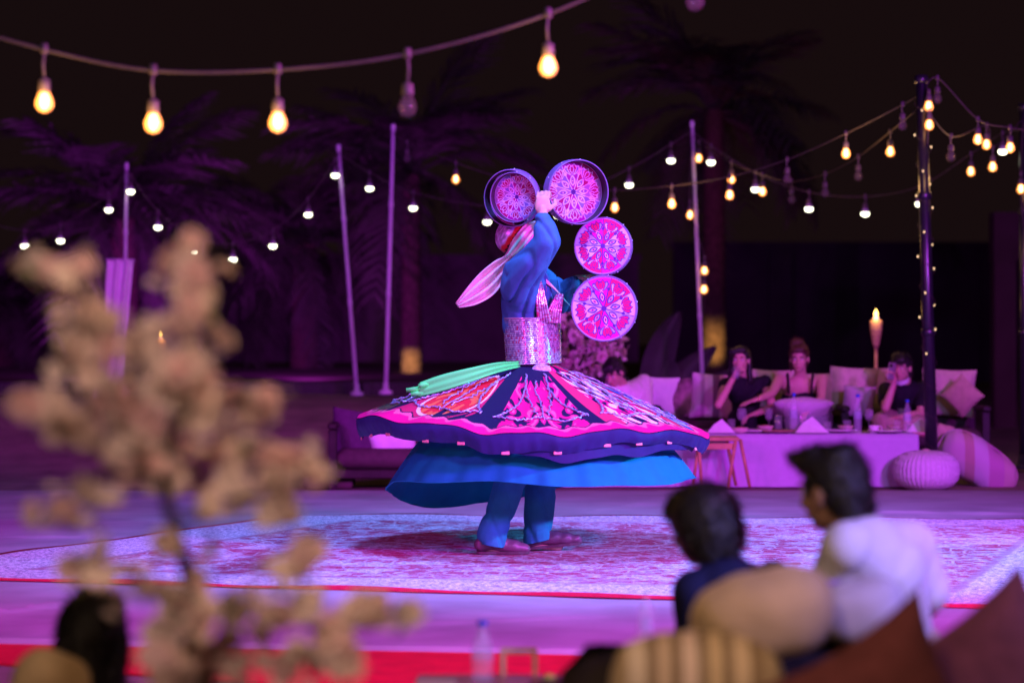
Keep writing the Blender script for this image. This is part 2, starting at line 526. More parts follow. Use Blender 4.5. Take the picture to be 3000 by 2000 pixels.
def far_wall(label, x0, x1, d, ztop, zb=0.0, cap=0.12):
    t = thing('boundary_wall', label, 'wall', ((x0 + x1) / 2, d, zb))
    obj('wall_body', box(((x0 + x1) / 2, d, (zb + ztop) / 2), (x1 - x0, 0.3, ztop - zb)), wall_m, t, smooth=False)
    obj('coping', box(((x0 + x1) / 2, d, ztop + cap / 2), (x1 - x0 + 0.1, 0.42, cap)), wall_m, t, smooth=False)
    n = max(2, int((x1 - x0) / 4))
    for i in range(n):
        x = x0 + (i + 0.5) * (x1 - x0) / n
        obj('pier', box((x, d - 0.22, (zb + ztop) / 2 - 0.05), (0.45, 0.16, ztop - zb - 0.1)), wall_m, t, smooth=False)
    return t


far_wall('low purple-lit boundary wall behind the palms on the left', -30, 2.5, 48, 2.5, 0.5)
wall_m = mat('dark_hoarding', (0.035, 0.028, 0.030), 0.95, var=0.2, scale=1.5)
far_wall('dark plain boundary wall behind the lounge on the right', 3.2, 20, 48, 2.75, 0.1)
wall_m = MATS['plaster_wall']
lw = thing('low_wall', 'long low kerb wall along the top of the sand bank', 'wall', (-3.2, 25.6, 0.4))
for i in range(9):
    obj('block', box((-7.2 + i * 1.02, 25.6, 0.52), (1.0, 0.35, 0.22), bev=0.02), mat('kerb_stone', (0.05, 0.04, 0.045), 0.9), lw, smooth=False)
pv = thing('pavilion', 'dim square arched pavilion at the right edge behind the lights', 'pavilion', (6.3, 30, 0))
pm = mat('pavilion_plaster', (0.07, 0.04, 0.04), 0.95, var=0.15, scale=2, bump=0.2)
for x in (6.1, 7.9):
    obj('column', box((x, 30, 1.0), (0.28, 0.3, 2.1), bev=0.02), pm, pv, smooth=False)
arc = [(5.95, 2.62), (8.05, 2.62)] + [(7.0 + 0.75 * math.cos(a), 2.02 + 0.22 * math.sin(a)) for a in np.linspace(0, pi, 13)]
n_ = len(arc); va = [(x, 29.85, z) for x, z in arc] + [(x, 30.15, z) for x, z in arc]
vl = [(5.95, z) for z in (2.0,)]
poly = [(5.95, 2.0), (5.95, 2.62), (8.05, 2.62), (8.05, 2.0), (7.75, 2.02)] + [(7.0 + 0.75 * math.cos(a), 2.02 + 0.3 * math.sin(a)) for a in np.linspace(0.1, pi - 0.1, 13)] + [(6.25, 2.02)]
k = len(poly); va = [(x, 29.84, z) for x, z in poly] + [(x, 30.16, z) for x, z in poly]
obj('arch', (va, [tuple(range(k)), tuple(range(2 * k - 1, k - 1, -1))] + [(i, k + i, k + (i + 1) % k, (i + 1) % k) for i in range(k)]), pm, pv, smooth=False)

# ------------------------------------------------------------------ palms
bark = mat('palm_bark', (0.09, 0.06, 0.04), 0.95, var=0.4, scale=14, bump=0.8, bscale=30)
leaf_m = mat('palm_leaf', (0.06, 0.075, 0.04), 0.7, var=0.3, scale=6)
frond_meshes = []
for k in range(4):
    rs = random.Random(40 + k); V, Fc = [], []
    Lf = 1.0; droop = 0.35 + 0.2 * k; n = 26
    def rp(t): return Vector((t * Lf, 0.03 * math.sin(5 * t + k), 0.42 * t - droop * t * t * 1.15))
    pts = [rp(i / 12) for i in range(13)]
    g = tube(pts, [0.016 * (1 - 0.85 * i / 12) for i in range(13)], 5)
    gl = [g]
    for i in range(n):
        t = 0.12 + 0.88 * i / n; p = rp(t); tv = (rp(min(t + .02, 1.02)) - rp(t - .02)).normalized()
        ll = (0.10 + 0.30 * math.sin(pi * min(1, t * 0.9 + 0.08)) ** 0.7) * rs.uniform(.85, 1.1)
        for s in (-1, 1):
            d = (tv * 0.75 + Vector((0, s * 0.9, 0.15 - 0.35 * rs.random()))).normalized()
            q = p + d * ll * 0.55; e = p + d * ll + Vector((0, 0, -0.22 * ll))
            wv = tv * 0.012
            gl.append((np.array([p - wv, p + wv, q - wv * 1.2, q + wv * 1.2, e]), [(0, 1, 3, 2), (2, 3, 4)]))
    v, f = join(*gl)
    me = bpy.data.meshes.new('frond'); me.from_pydata(v.tolist(), [], f); me.materials.append(leaf_m); me.update()
    frond_meshes.append(me)


def palm(label, px, py, d, R, nf=26, rtr=0.16, zb=0.45, lean=0.0, seed=0):
    d *= 1.35; R *= 1.35; rtr *= 1.3; rs = random.Random(seed); c = at(px, py, d); base = Vector((c.x - lean, d, zb - 0.05))
    t = thing('palm_tree', label, 'palm tree', tuple(base), 'palm trees behind the lounge')
    prof = []; H = c.z - base.z; nr = int(H / 0.07)
    rings = []
    for i in range(nr + 1):
        z = i / nr; r = rtr * (1.15 - 0.25 * z) * (1 + 0.10 * (i % 2)) + 0.05 * max(0, z - 0.8)
        rings.append((base + (c - base) * z, r))
    obj('trunk', tube([p for p, _ in rings], [r for _, r in rings], 12), bark, t)
    for i in range(nf):
        o = bpy.data.objects.new('frond', frond_meshes[i % 4]); COL.objects.link(o); o.parent = t
        o.location = c - base + Vector((0, 0, rs.uniform(-0.1, 0.1)))
        el = rs.uniform(-0.35, 1.25) if i > 5 else rs.uniform(0.9, 1.4)
        o.rotation_euler = (rs.uniform(-.3, .3), -el + 0.35, i * 2.399 + rs.uniform(-.2, .2))
        s = R * rs.uniform(0.8, 1.1); o.scale = (s, s * 0.8, s)
    return t


palm('purple-lit date palm on the far left behind the hanging bulbs', 285, 500, 27, 1.75, 34, seed=1)
palm('purple date palm left of the dancer with lamp-lit trunk foot', 945, 400, 28, 1.65, 30, seed=2, zb=0.45, rtr=.11)
palm('low bushy purple palm between the leaning pole and left pole', 700, 560, 30, 1.7, 28, seed=3)
palm('dim reddish date palm above the lounge with a lit trunk', 1640, 250, 28, 1.7, 30, seed=4, zb=0.0, rtr=0.125)
palm('dark palm at the left edge of the picture', 0, 690, 31, 1.5, 24, seed=5)
spot('palm_uplight_left', (-5.0, 31.0, 0.75), (-5.9, 36.5, 3.3), 1700, (0.45, 0.02, 0.85), 95, 0.9, 0.05)
spot('palm_uplight_middle', (-2.8, 32.0, 0.75), (-2.4, 38.5, 3.3), 900, (0.45, 0.02, 0.75), 95, 0.9, 0.05)
spot('palm_uplight_right', (3.4, 33.5, 0.2), (3.2, 38, 5.0), 130, (0.8, 0.06, 0.30), 60, 0.9, 0.05)
spot('trunk_lamp_middle', (-1.68, 36.7, 0.62), (-1.57, 37.8, 0.66), 170, (1.0, 0.55, 0.16), 30, 0.9, 0.03)
spot('trunk_lamp_right', (3.12, 36.6, 0.5), (3.14, 37.8, 1.0), 190, (1.0, 0.55, 0.16), 38, 0.9, 0.03)

# big-leaved plant standing dark behind the lounge
pl = thing('broadleaf_plant', 'tall dim plant with one arching leaf, in the dark right of the drums', 'plant', tuple(at(1505, 980, 25)))
lm = mat('broad_leaf', (0.05, 0.04, 0.045), 0.6, var=0.2, scale=5)
for j, (dx, h, bend, wd) in enumerate([(-0.05, 1.35, 0.30, 0.17), (0.28, 0.95, 0.35, 0.20), (-0.38, 0.75, -0.25, 0.18), (0.05, 0.8, 0.1, 0.22), (0.55, 0.7, 0.3, 0.18)]):
    b0 = at(1505, 980, 25); u = np.linspace(0, 1, 14); w = np.linspace(-1, 1, 7)
    Ug, Wg = np.meshgrid(u, w, indexing='ij'); prof = np.sin(pi * np.clip(Ug * 0.93 + 0.06, 0, 1)) ** 0.6 * wd
    vx = b0.x + dx * (0.3 + 0.7 * Ug) + bend * Ug ** 2.2 + prof * Wg; vz = b0.z + h * (Ug - 0.12 * Ug ** 3); vy = b0.y + 0.08 * np.abs(Wg) + 0.15 * math.sin(j) * Ug
    obj('leaf', (np.stack([vx, vy, vz], -1).reshape(-1, 3), grid_faces(14, 7)), lm, pl)

# ------------------------------------------------------------------ poles
pole_m = mat('pole_steel', (0.55, 0.48, 0.58), 0.4, metal=0.0, var=0.1, scale=8)
blackpole = mat('pole_black', (0.016, 0.014, 0.022), 0.28, var=0.2, scale=10, spec=0.6)


def pole(label, p0, p1, d, r, material, couple=True):
    a, b_ = at(*p0, d), at(*p1, d)
    t = thing('light_pole', label, 'pole', tuple(b_), 'poles carrying the string lights')
    obj('shaft', tube([b_, b_ + (a - b_) * 0.5, a], [r * 1.1, r, r * 0.92], 14), material, t)
    ax = (a - b_).normalized()
    obj('cap', lathe([(r * 1.15, 0), (r * 1.25, 0.03), (r * 1.1, 0.06), (0.001, 0.07)], tuple(a), 14, ax), material, t)
    obj('base_plate', lathe([(r * 3.2, 0), (r * 3.2, 0.03), (r * 1.4, 0.05), (r * 1.2, 0.12)], tuple(b_), 14), material, t)
    if couple:
        for f_ in (0.38, 0.72):
            obj('coupling', lathe([(r * 1.05, -.03), (r * 1.22, -.02), (r * 1.22, .02), (r * 1.05, .03)], tuple(b_ + (a - b_) * f_), 14, ax), material, t)
    return t


pole('thin purple pole behind the white drape on the left', (291, 388), (284, 905), 25, 0.020, pole_m)
pole('thin pole leaning left, left of the dancer', (778, 346), (820, 908), 25, 0.022, pole_m)
pole('bright upright purple pole just left of the dancer', (903, 300), (886, 905), 24, 0.022, pole_m)
pole('slim pole with glowing bulbs behind the seated woman with long hair', (1590, 292), (1618, 990), 24, 0.020, pole_m)
pole('thick black pole wrapped with fairy lights beside the knitted pouf', (2116, 192), (2142, 1112), 18.7, 0.045, blackpole)
pole('black pole cut by the right edge of the picture', (2352, 255), (2354, 1075), 21, 0.045, blackpole)

# ------------------------------------------------------------------ people: shared anatomy
def skin_mat(name, c):
    m = mat(name, c, 0.5, var=0.06, scale=40, spec=0.35)
    m.node_tree.nodes['Principled BSDF'].inputs['Subsurface Weight'].default_value = 0.08
    return m


SKIN = skin_mat('skin_light', (0.56, 0.33, 0.25)); SKIN2 = skin_mat('skin_tan', (0.40, 0.22, 0.15))
HAIR = mat('hair_black', (0.012, 0.010, 0.010), 0.38, var=0.4, scale=60, bump=0.6, bscale=120, spec=0.5)
HAIRB = mat('hair_brown', (0.07, 0.025, 0.015), 0.4, var=0.4, scale=60, bump=0.6, bscale=120, spec=0.5)
EYE_W = mat('eye_white', (0.75, 0.73, 0.72), 0.3); EYE_D = mat('eye_dark', (0.02, 0.012, 0.01), 0.2)
LIP = mat('lip', (0.42, 0.13, 0.12), 0.4, var=0.05)


def head_prims(c, R, s=1.0):
    """Skull, jaw, nose, brow, cheeks and ears; R columns = right, forward, up; s = head size (1 = 0.23 m tall)."""
    c = Vector(c); R3 = np.array(R)
    def q(x, y, z): return tuple(c + R @ Vector((x, y, z)) * s)
    def e(p, r): return ell(q(*p), tuple(k * s for k in r), R3)
    return [e((0, -0.012, 0.030), (0.074, 0.094, 0.086)), e((0, 0.022, -0.035), (0.058, 0.070, 0.072)), e((0, 0.048, -0.082), (0.030, 0.034, 0.026)),
            cap_limb(q(0, 0.086, 0.012), 0.008 * s, q(0, 0.108, -0.028), 0.013 * s), e((0, 0.080, -0.060), (0.022, 0.014, 0.011)),
            e((0.034, 0.068, -0.02), (0.022, 0.018, 0.02)), e((-0.034, 0.068, -0.02), (0.022, 0.018, 0.02)), e((0, 0.074, 0.028), (0.050, 0.016, 0.012)),
            e((0.077, -0.004, -0.006), (0.009, 0.022, 0.033)), e((-0.077, -0.004, -0.006), (0.009, 0.022, 0.033))]


def face_parts(body, c, R, s=1.0, mouth=True):
    c = Vector(c)
    def q(x, y, z): return c + R @ Vector((x, y, z)) * s
    for sx in (-1, 1):
        e = obj('eye', ell(tuple(q(0.031 * sx, 0.079, 0.006)), (0.013 * s, 0.007 * s, 0.007 * s), np.array(R), 10, 8), EYE_W, body)
        obj('iris', ell(tuple(q(0.031 * sx, 0.0845, 0.006)), (0.0055 * s, 0.003 * s, 0.0055 * s), np.array(R), 8, 6), EYE_D, e)
        obj('eyebrow', tube([q(0.014 * sx, 0.090, 0.028), q(0.030 * sx, 0.089, 0.033), q(0.050 * sx, 0.078, 0.027)], [0.003 * s, 0.0045 * s, 0.002 * s], 6), HAIR, body)
    if mouth:
        obj('mouth', ell(tuple(q(0, 0.0935, -0.060)), (0.022 * s, 0.005 * s, 0.0065 * s), np.array(R), 12, 8), LIP, body)


def hand_prims(w, d, n, curl=0.35, side=1, s=1.0, spread=0.06):
    """w wrist, d finger direction, n back-of-hand normal, side: +1 thumb towards d x n."""
    w, d, n = Vector(w), Vector(d).normalized(), Vector(n).normalized()
    x = d.cross(n).normalized() * side; n = (d.cross(x)).normalized() if d.cross(x).dot(n) > 0 else -(d.cross(x)).normalized()
    R = Matrix((x, d, n)).transposed(); g = []
    g.append(ell(tuple(w + d * 0.045 * s), (0.040 * s, 0.052 * s, 0.016 * s), np.array(R)))
    g.append(cap_limb(w - d * 0.02 * s, 0.024 * s, w + d * 0.03 * s, 0.022 * s))
    for i, (off, ln) in enumerate([(0.028, 0.040), (0.010, 0.046), (-0.009, 0.042), (-0.027, 0.033)]):
        p = w + d * 0.082 * s + x * off * s; a = 0.0; r = 0.0088 * s; dd = (d + x * off * spread * 30 * 0.1).normalized()
        for k in range(3):
            a += curl * (0.9 + 0.25 * k); v = dd * math.cos(a) - n * math.sin(a)
            e = p + v * ln * s * (1 - 0.22 * k); g.append(cap_limb(p, r, e, r * 0.9, 8)); p = e; r *= 0.92
    p = w + d * 0.025 * s + x * 0.030 * s; v = (x * 0.75 + d * 0.6 - n * 0.35).normalized(); e = p + v * 0.042 * s
    g.append(cap_limb(p, 0.013 * s, e, 0.0105 * s, 8))
    v2 = (d * 0.85 + x * (0.25 - curl * 0.6) - n * (0.2 + curl * 0.5)).normalized(); e2 = e + v2 * 0.032 * s
    g.append(cap_limb(e, 0.0105 * s, e2, 0.009 * s, 8))
    return g


def chain(pts, radii, seg=14):
    return [cap_limb(pts[i], radii[i], pts[i + 1], radii[i + 1], seg) for i in range(len(pts) - 1)]


# ------------------------------------------------------------------ the dancer
DD = 13.035


def p(px, py, ly=0.0):
    return at(px, py, DD + ly)


root = p(1225, 1271); root.z = 0.015
dancer = thing('person', 'spinning dancer in blue with a flying embroidered skirt, holding drums', 'person', tuple(root))
cx0 = root.x
# joints
pel, wst, chs, nck = p(1228, 905), p(1226, 800), p(1212, 670), p(1196, 606)
hd = p(1198, 552)
Rh = frame_of((0.86, 0.10, 0.50), (-0.5, 0.0, 0.86))
shN, elN, wrN = p(1196, 628, -0.17), p(1254, 553, -0.36), p(1246, 492, -0.36)
shF, elF, wrF = p(1222, 632, 0.18), p(1296, 690, 0.16), p(1326, 642, 0.04)
hpN, knN, anN = p(1215, 900, -0.09), p(1178, 1085, -0.17), p(1130, 1240, -0.19)
hpF, knF, anF = p(1240, 900, 0.09), p(1246, 1085, 0.06), p(1232, 1232, 0.02)
body = head_prims(hd, Rh)
body += chain([nck + Vector((0.0, 0, -.04)), hd + Vector((-.01, 0, -.03))], [0.060, 0.056])
body += [ell(tuple(chs), (0.115, 0.165, 0.16)), ell(tuple(wst), (0.10, 0.14, 0.16)), ell(tuple(pel), (0.115, 0.16, 0.13)), cap_limb(chs, .11, pel, .105)]
for a_, b_, c_ in ((shN, elN, wrN), (shF, elF, wrF)):
    body += chain([chs + (a_ - chs) * 0.6 + Vector((0, 0, .03)), a_, a_ + (b_ - a_) * .5, b_, b_ + (c_ - b_) * .3, c_], [0.07, 0.055, 0.045, 0.038, 0.037, 0.026])
for a_, b_, c_ in ((hpN, knN, anN), (hpF, knF, anF)):
    body += chain([a_, b_, b_ + (c_ - b_) * .35, c_], [0.082, 0.052, 0.050, 0.035])
    body += [cap_limb(c_ + Vector((-.03, 0, -.03)), .032, c_ + Vector((.12, 0, -.05)), .026)]
body += hand_prims(wrN, (0.02, 0.10, 1.0), (-0.15, -1.0, 0.1), 0.80, 1, 1.08)
body += hand_prims(wrF, (0.75, -0.25, 0.15), (0.1, 0.2, 1.0), 0.35, 1, 1.0)
bod = organic('body', body, 0.0052, SKIN, dancer, 3)
face_parts(bod, hd, Rh)
obj('wristband', tube([wrN + Vector((0.031 * math.cos(t), 0.030 * math.sin(t), -0.012 + 0.004 * math.cos(t))) for t in np.linspace(0, 2 * pi, 20)], 0.004, 6, False), EYE_D, bod)


def fold_warp(amp, specs):
    """Push cloth along its normals in runs of folds: specs = [(dir, freq, phase, weightfn)]."""
    def w(co, no):
        h = np.zeros(len(co))
        for d_, fr, ph, wf in specs:
            t = co @ np.array(d_) * fr + ph + 0.7 * np.sin(co[:, 2] * 9 + co[:, 0] * 4 + ph)
            s_ = 0.45 * np.sin(0.5 * t + 1.3) - 1.25 * np.exp(-(np.sin(t) / 0.38) ** 2) + 0.35      # soft swell between sharp creases
            h += s_ * (wf(co) if wf else 1.0)
        return co + no * (amp * h)[:, None]
    return w


blue_cloth = mat('blue_cotton', (0.045, 0.17, 0.33), 0.8, var=0.08, scale=20, bump=0.15, bscale=500)
shirt = [ell(tuple(p(1213, 672)), (0.128, 0.175, 0.168)), ell(tuple(p(1212, 615)), (0.090, 0.175, 0.055)), cap_limb(p(1212, 680), .134, p(1224, 745), .132), cap_limb(p(1195, 690), .10, p(1205, 735), .11),
         cap_limb(p(1214, 740), .138, p(1226, 800), .118)]
shirt += chain([p(1192, 660, -.10), shN, shN + (elN - shN) * .55 + Vector((.0, 0, -.02)), elN + Vector((0.004, 0, -.005)), elN + (wrN - elN) * .45, wrN + Vector((0.0, 0, -.035))], [0.105, 0.100, 0.086, 0.070, 0.060, 0.044])
shirt += chain([p(1225, 660, .10), shF, elF, elF + (wrF - elF) * .5, wrF + Vector((-.01, 0, -.03))], [0.10, 0.085, 0.066, 0.056, 0.042])
zs = p(0, 700).z
organic('shirt', shirt, 0.0075, blue_cloth, dancer, 6,
        warp=fold_warp(0.018, [((1.0, 0.5, -0.18), 40, 0.4, lambda c: np.clip((1.56 - c[:, 2]) / 0.1, 0, 1)), ((0.9, 0.5, 0.55), 30, 1.2, lambda c: np.clip((c[:, 2] - 1.45) / 0.12, 0, 1) * 0.55)]))

trs = mat('trouser_cloth', (0.03, 0.22, 0.34), 0.75, var=0.08, scale=20, bump=0.15, bscale=500)
tr = [ell(tuple(pel), (0.135, 0.18, 0.14))]
for a_, b_, c_, wd in ((hpN, knN, anN, .079), (hpF, knF, anF, .080)):
    tr += chain([a_, b_, b_ + (c_ - b_) * .5, c_ + Vector((0.002, 0, 0.035)), c_ + Vector((0.006, 0, -0.045))], [0.110, 0.088, wd, wd * 0.97, wd * 0.97])
TW = fold_warp(0.008, [((0.9, 0.3, 0.45), 30, 0.9, lambda c: np.clip((0.42 - c[:, 2]) / 0.1, 0, 1)), ((0.5, 0.1, -1.0), 34, 2.0, lambda c: np.clip((0.17 - c[:, 2]) / 0.1, 0, 1) * 0.55)])
organic('trousers', tr, 0.007, trs, dancer, 5, warp=lambda co, no: (lambda q: np.stack([q[:, 0], q[:, 1], np.maximum(q[:, 2], 0.062 - 0.18 * (q[:, 0] - np.where(q[:, 1] < DD - .085, anN.x, anF.x)) * np.where(q[:, 1] < DD - .085, 1, -1.2))], 1))(TW(co, no)))

shoe_m = mat('shoe_leather', (0.16, 0.06, 0.11), 0.42, var=0.2, scale=25, bump=0.2, bscale=60, spec=0.5)
sole_m = mat('shoe_sole', (0.10, 0.05, 0.07), 0.7)


def shoe(an, heel, toe, zb=0.016, lift=0.0):
    h, t = Vector((heel.x, heel.y, zb)), Vector((toe.x, toe.y, zb + lift))
    ax = t - h
    def q(f_, z): return h + ax * f_ + Vector((0, 0, z))
    g = chain([q(.10, .050), q(.30, .058), q(.52, .046), q(.75, .034), q(.93, .026)], [0.042, 0.044, 0.042, 0.038, 0.026])
    g += [cap_limb(q(.14, .05), .040, Vector((an.x, an.y, zb + 0.115)), .044)]
    o = organic('shoe', g, 0.005, shoe_m, dancer, 3, warp=lambda co, no: np.stack([co[:, 0], co[:, 1], np.maximum(co[:, 2], zb + 0.010)], 1) + no * (0.0018 * np.sin(co[:, 0] * 95 + 2 * np.sin(co[:, 2] * 40)))[:, None] * np.clip((co[:, 2] - zb - .03) / .03, 0, 1)[:, None])
    pr = [(0, .030), (.06, .040), (.2, .042), (.38, .036), (.6, .046), (.8, .043), (.94, .028), (1.0, .008)]
    sd = ax.normalized().cross(Vector((0, 0, 1)))
    outl = [h + ax * f_ + sd * w_ for f_, w_ in pr] + [h + ax * f_ - sd * w_ for f_, w_ in pr[::-1]]
    k = len(outl); v = [tuple(x + Vector((0, 0, 0.014))) for x in outl] + [tuple(x) for x in outl]
    obj('sole', (v, [tuple(range(k)), tuple(range(2 * k - 1, k - 1, -1))] + [(i, k + i, k + (i + 1) % k, (i + 1) % k)[::-1] for i in range(k)]), sole_m, o, smooth=False)
    return o


shoe(anN, p(1094, 1270, -.19), p(1216, 1270, -.19))
shoe(anF, p(1206, 1270, .02), p(1336, 1270, .00), lift=0.035)

# cap with sequins and a red band, scarf round the head with its tail flying
cap_c = hd + Rh @ Vector((0, -0.012, 0.034))
gcap, fcap = ell(tuple(cap_c), (0.096, 0.116, 0.106), np.array(Rh), 40, 30)
ax_up = np.array(Rh @ Vector((0, -0.42, 0.9)).normalized()); hgt = (gcap - np.array(cap_c)) @ ax_up
keep = hgt > 0.000
idx = -np.ones(len(gcap), int); idx[keep] = np.arange(keep.sum())
fk = [tuple(idx[i] for i in q) for q in fcap if all(keep[i] for i in q)]
gv = gcap[keep]; hh = hgt[keep]
rs = np.random.RandomState(3)
colc = np.where((hh < 0.034)[:, None], np.array([[0.62, 0.02, 0.03]]), np.array([[0.70, 0.50, 0.80]]) * (0.35 + 0.9 * rs.rand(len(hh)))[:, None])
gv = gv + (gv - np.array(cap_c)) * (0.03 * rs.rand(len(hh)) * (hh > 0.034))[:, None]
obj('cap', (gv, fk), mat_attr('cap_sequin', 0.32, 0.25), dancer, colors=colc)
obj('hair', (lambda: (lambda g, f_: (g, f_))(*ell(tuple(hd + Rh @ Vector((0, -0.026, 0.008))), (0.083, 0.095, 0.095), np.array(Rh))))(), HAIR, dancer)

scarf_m = mat('scarf_cotton', (0.72, 0.60, 0.58), 0.85, var=0.08, scale=25, bump=0.25, bscale=300)


def ribbon(name, line, widths, normal_hint, th=0.006, mat_=None, parent=None, wav=0.01, nv=12, freq=2.2, seed=0):
    """A strip of cloth with folds following a centre line; widths vectors give its breadth at each point."""
    n0 = len(line); tt = np.linspace(0, n0 - 1, (n0 - 1) * 7 + 1)
    def smooth_(arr):
        arr = np.array([tuple(a) for a in arr]); out = []
        for t in tt:
            i = min(int(t), n0 - 2); f_ = t - i
            P0, P1, P2, P3 = arr[max(i - 1, 0)], arr[i], arr[i + 1], arr[min(i + 2, n0 - 1)]
            out.append(0.5 * ((2 * P1) + (-P0 + P2) * f_ + (2 * P0 - 5 * P1 + 4 * P2 - P3) * f_ ** 2 + (-P0 + 3 * P1 - 3 * P2 + P3) * f_ ** 3))
        return np.array(out)
    Cn, Wd = smooth_(line), smooth_(widths); s = np.linspace(-1, 1, nv); nh = np.array(Vector(normal_hint).normalized())
    nu_ = len(tt); Vv = np.zeros((nu_, nv, 3))
    for j, sv in enumerate(s):
        w = wav * (np.sin(sv * freq * pi + tt * 0.9 + seed) + 0.4 * np.sin(sv * 7 + tt * 2.1 + seed))
        Vv[:, j] = Cn + Wd * sv * 0.5 + nh * w[:, None]
    a = Vv.reshape(-1, 3); b_ = a + nh * th
    f_ = grid_faces(nu_, nv) + [tuple(i + len(a) for i in q) for q in grid_faces(nu_, nv, flip=True)]
    rim = [i * nv for i in range(nu_)] + [(nu_ - 1) * nv + j for j in range(1, nv)] + [i * nv + nv - 1 for i in range(nu_ - 2, -1, -1)] + [j for j in range(nv - 2, 0, -1)]
    k = len(rim); f_ += [(rim[i], len(a) + rim[i], len(a) + rim[(i + 1) % k], rim[(i + 1) % k]) for i in range(k)]
    return obj(name, (np.vstack([a, b_]), f_), mat_, parent)


sc = ribbon('scarf', [p(1240, 508, -.05), p(1222, 532, -.10), p(1194, 570, -.125), p(1170, 594, -.12), p(1150, 616, -.10), p(1118, 652, -.08), p(1082, 682, -.05), p(1050, 702, -.02)],
            [Vector((.03, 0, -.012)), Vector((.075, 0, -.075)), Vector((.075, 0, -.095)), Vector((.045, 0, -.045)), Vector((.075, 0, -.07)), Vector((.085, 0, -.105)), Vector((.055, 0, -.085)), Vector((.02, 0, -.028))],
            (0.1, -1, 0.1), 0.005, scarf_m, dancer, 0.013, nv=22, freq=3.1)
ribbon('scarf_end', [p(1236, 638, -.09), p(1262, 652, -.06), p(1288, 678, .0), p(1304, 696, .05)],
       [Vector((.02, 0, -.02)), Vector((.05, 0, -.06)), Vector((.045, 0, -.06)), Vector((.03, 0, -.035))], (0.1, -1, 0.2), 0.006, scarf_m, sc, 0.007, seed=2)

# ------------------------------------------------------------------ beaded waist wrap and harness
belt_m = mat_attr('bead_belt', 0.22, 0.55, spec=0.8)
nt_, nz_ = 260, 132
th = np.linspace(0, 2 * pi, nt_, endpoint=False); zz = np.linspace(0, 1, nz_)
T, Z = np.meshgrid(th, zz, indexing='ij')
rows = 22; row = np.floor(Z * rows); fr = Z * rows - row
rsn = np.random.RandomState(5); rowph = rsn.rand(rows + 1)[row.astype(int)] * 6.28; nb_ = 64
bead = np.abs(np.sin(nb_ * T / 1 + rowph)) ** 0.5
prof = np.sqrt(np.clip(1 - (2 * fr - 1) ** 2, 0, 1))
bulge = 0.007 * prof * (0.55 + 0.45 * bead)
zt, zb_ = p(0, 729).z, p(0, 836).z
rx = 0.146 + 0.010 * np.cos((Z - 0.5) * 3) * 0 + 0.006 * (Z - .3); ry = 0.158 + 0 * Z
cxr = np.interp(Z, [0, 1], [p(1226, 836).x, p(1221, 729).x])
Xb = cxr + (rx + bulge) * np.sin(T); Yb = DD - (ry + bulge) * np.cos(T); Zb = zb_ + (zt - zb_) * Z + 0.006 * np.sin(T) * (1 - Z)
bidx = (np.floor(nb_ * T / pi + rowph / pi) + row * 97).astype(int)
tint = np.random.RandomState(9).rand(100000)[bidx % 100000][..., None]
colb = np.where(tint > 0.94, np.array([0.75, 0.06, 0.22]), np.where(tint > 0.62, np.array([0.80, 0.72, 0.78]), np.where(tint > 0.3, np.array([0.62, 0.50, 0.66]), np.array([0.40, 0.26, 0.46]))))
colb = colb * (0.55 + 0.5 * prof[..., None])  # colour of each row darkens towards its edges
colb = np.where((Z < 0.03)[..., None] | (Z > 0.965)[..., None], np.array([0.66, 0.52, 0.66]), colb)
belt = obj('waist_wrap', (np.stack([Xb, Yb, Zb], -1).reshape(-1, 3), grid_faces(nt_, nz_, wrap_u=True)), belt_m, dancer, colors=colb.reshape(-1, 3))
rose = ell((p(1243, 846).x, DD - 0.165, p(0, 848).z), (0.052, 0.016, 0.034), None, 20, 14)
obj('rosette', rose, mat('rosette', (0.52, 0.36, 0.50), 0.5, var=0.5, scale=60, bump=1.0, bscale=70), belt)


def bead_band(name, line, widths, hint, parent, n_cols=5, seed=1):
    """Band of bead strings: several fat cords side by side, each dotted with beads."""
    rs = random.Random(seed); gl = []; cols = []
    n0 = len(line)
    for c_ in range(n_cols):
        s = (c_ + .5) / n_cols - .5; pts = []
        for i in range(n0 - 1):
            for k in range(14):
                f_ = k / 14; pts.append(Vector(line[i]).lerp(line[i + 1], f_) + Vector(widths[i]).lerp(widths[i + 1], f_) * s)
        rad = [0.0062 + 0.0028 * abs(math.sin(1.7 * i + c_)) for i in range(len(pts))]
        g = tube(pts, rad, 7); gl.append(g)
        pal = [(0.62, 0.45, 0.62), (0.78, 0.70, 0.76), (0.66, 0.05, 0.25), (0.42, 0.25, 0.46)]
        cc = [pal[rs.choice((0, 0, 1, 2, 3))] for _ in range(len(pts))]
        cols += [c4 for c4 in cc for _ in range(7)]
    return obj(name, join(*gl), belt_m, parent, colors=np.array(cols))


yf = -0.155
bead_band('harness_strap', [p(1250, 740, -.15), p(1244, 700, -.165), p(1240, 665, -.16), p(1234, 636, -.14)], [Vector((.075, 0, 0)), Vector((.06, 0, 0)), Vector((.04, 0, 0)), Vector((.018, 0, 0))], (0, -1, 0), dancer, 5, 1)
bead_band('harness_strap', [p(1270, 742, -.13), p(1274, 712, -.13), p(1282, 688, -.11), p(1286, 676, -.09)], [Vector((.085, 0, 0)), Vector((.075, 0, 0)), Vector((.05, 0, 0)), Vector((.03, 0, 0))], (0, -1, 0), dancer, 6, 2)

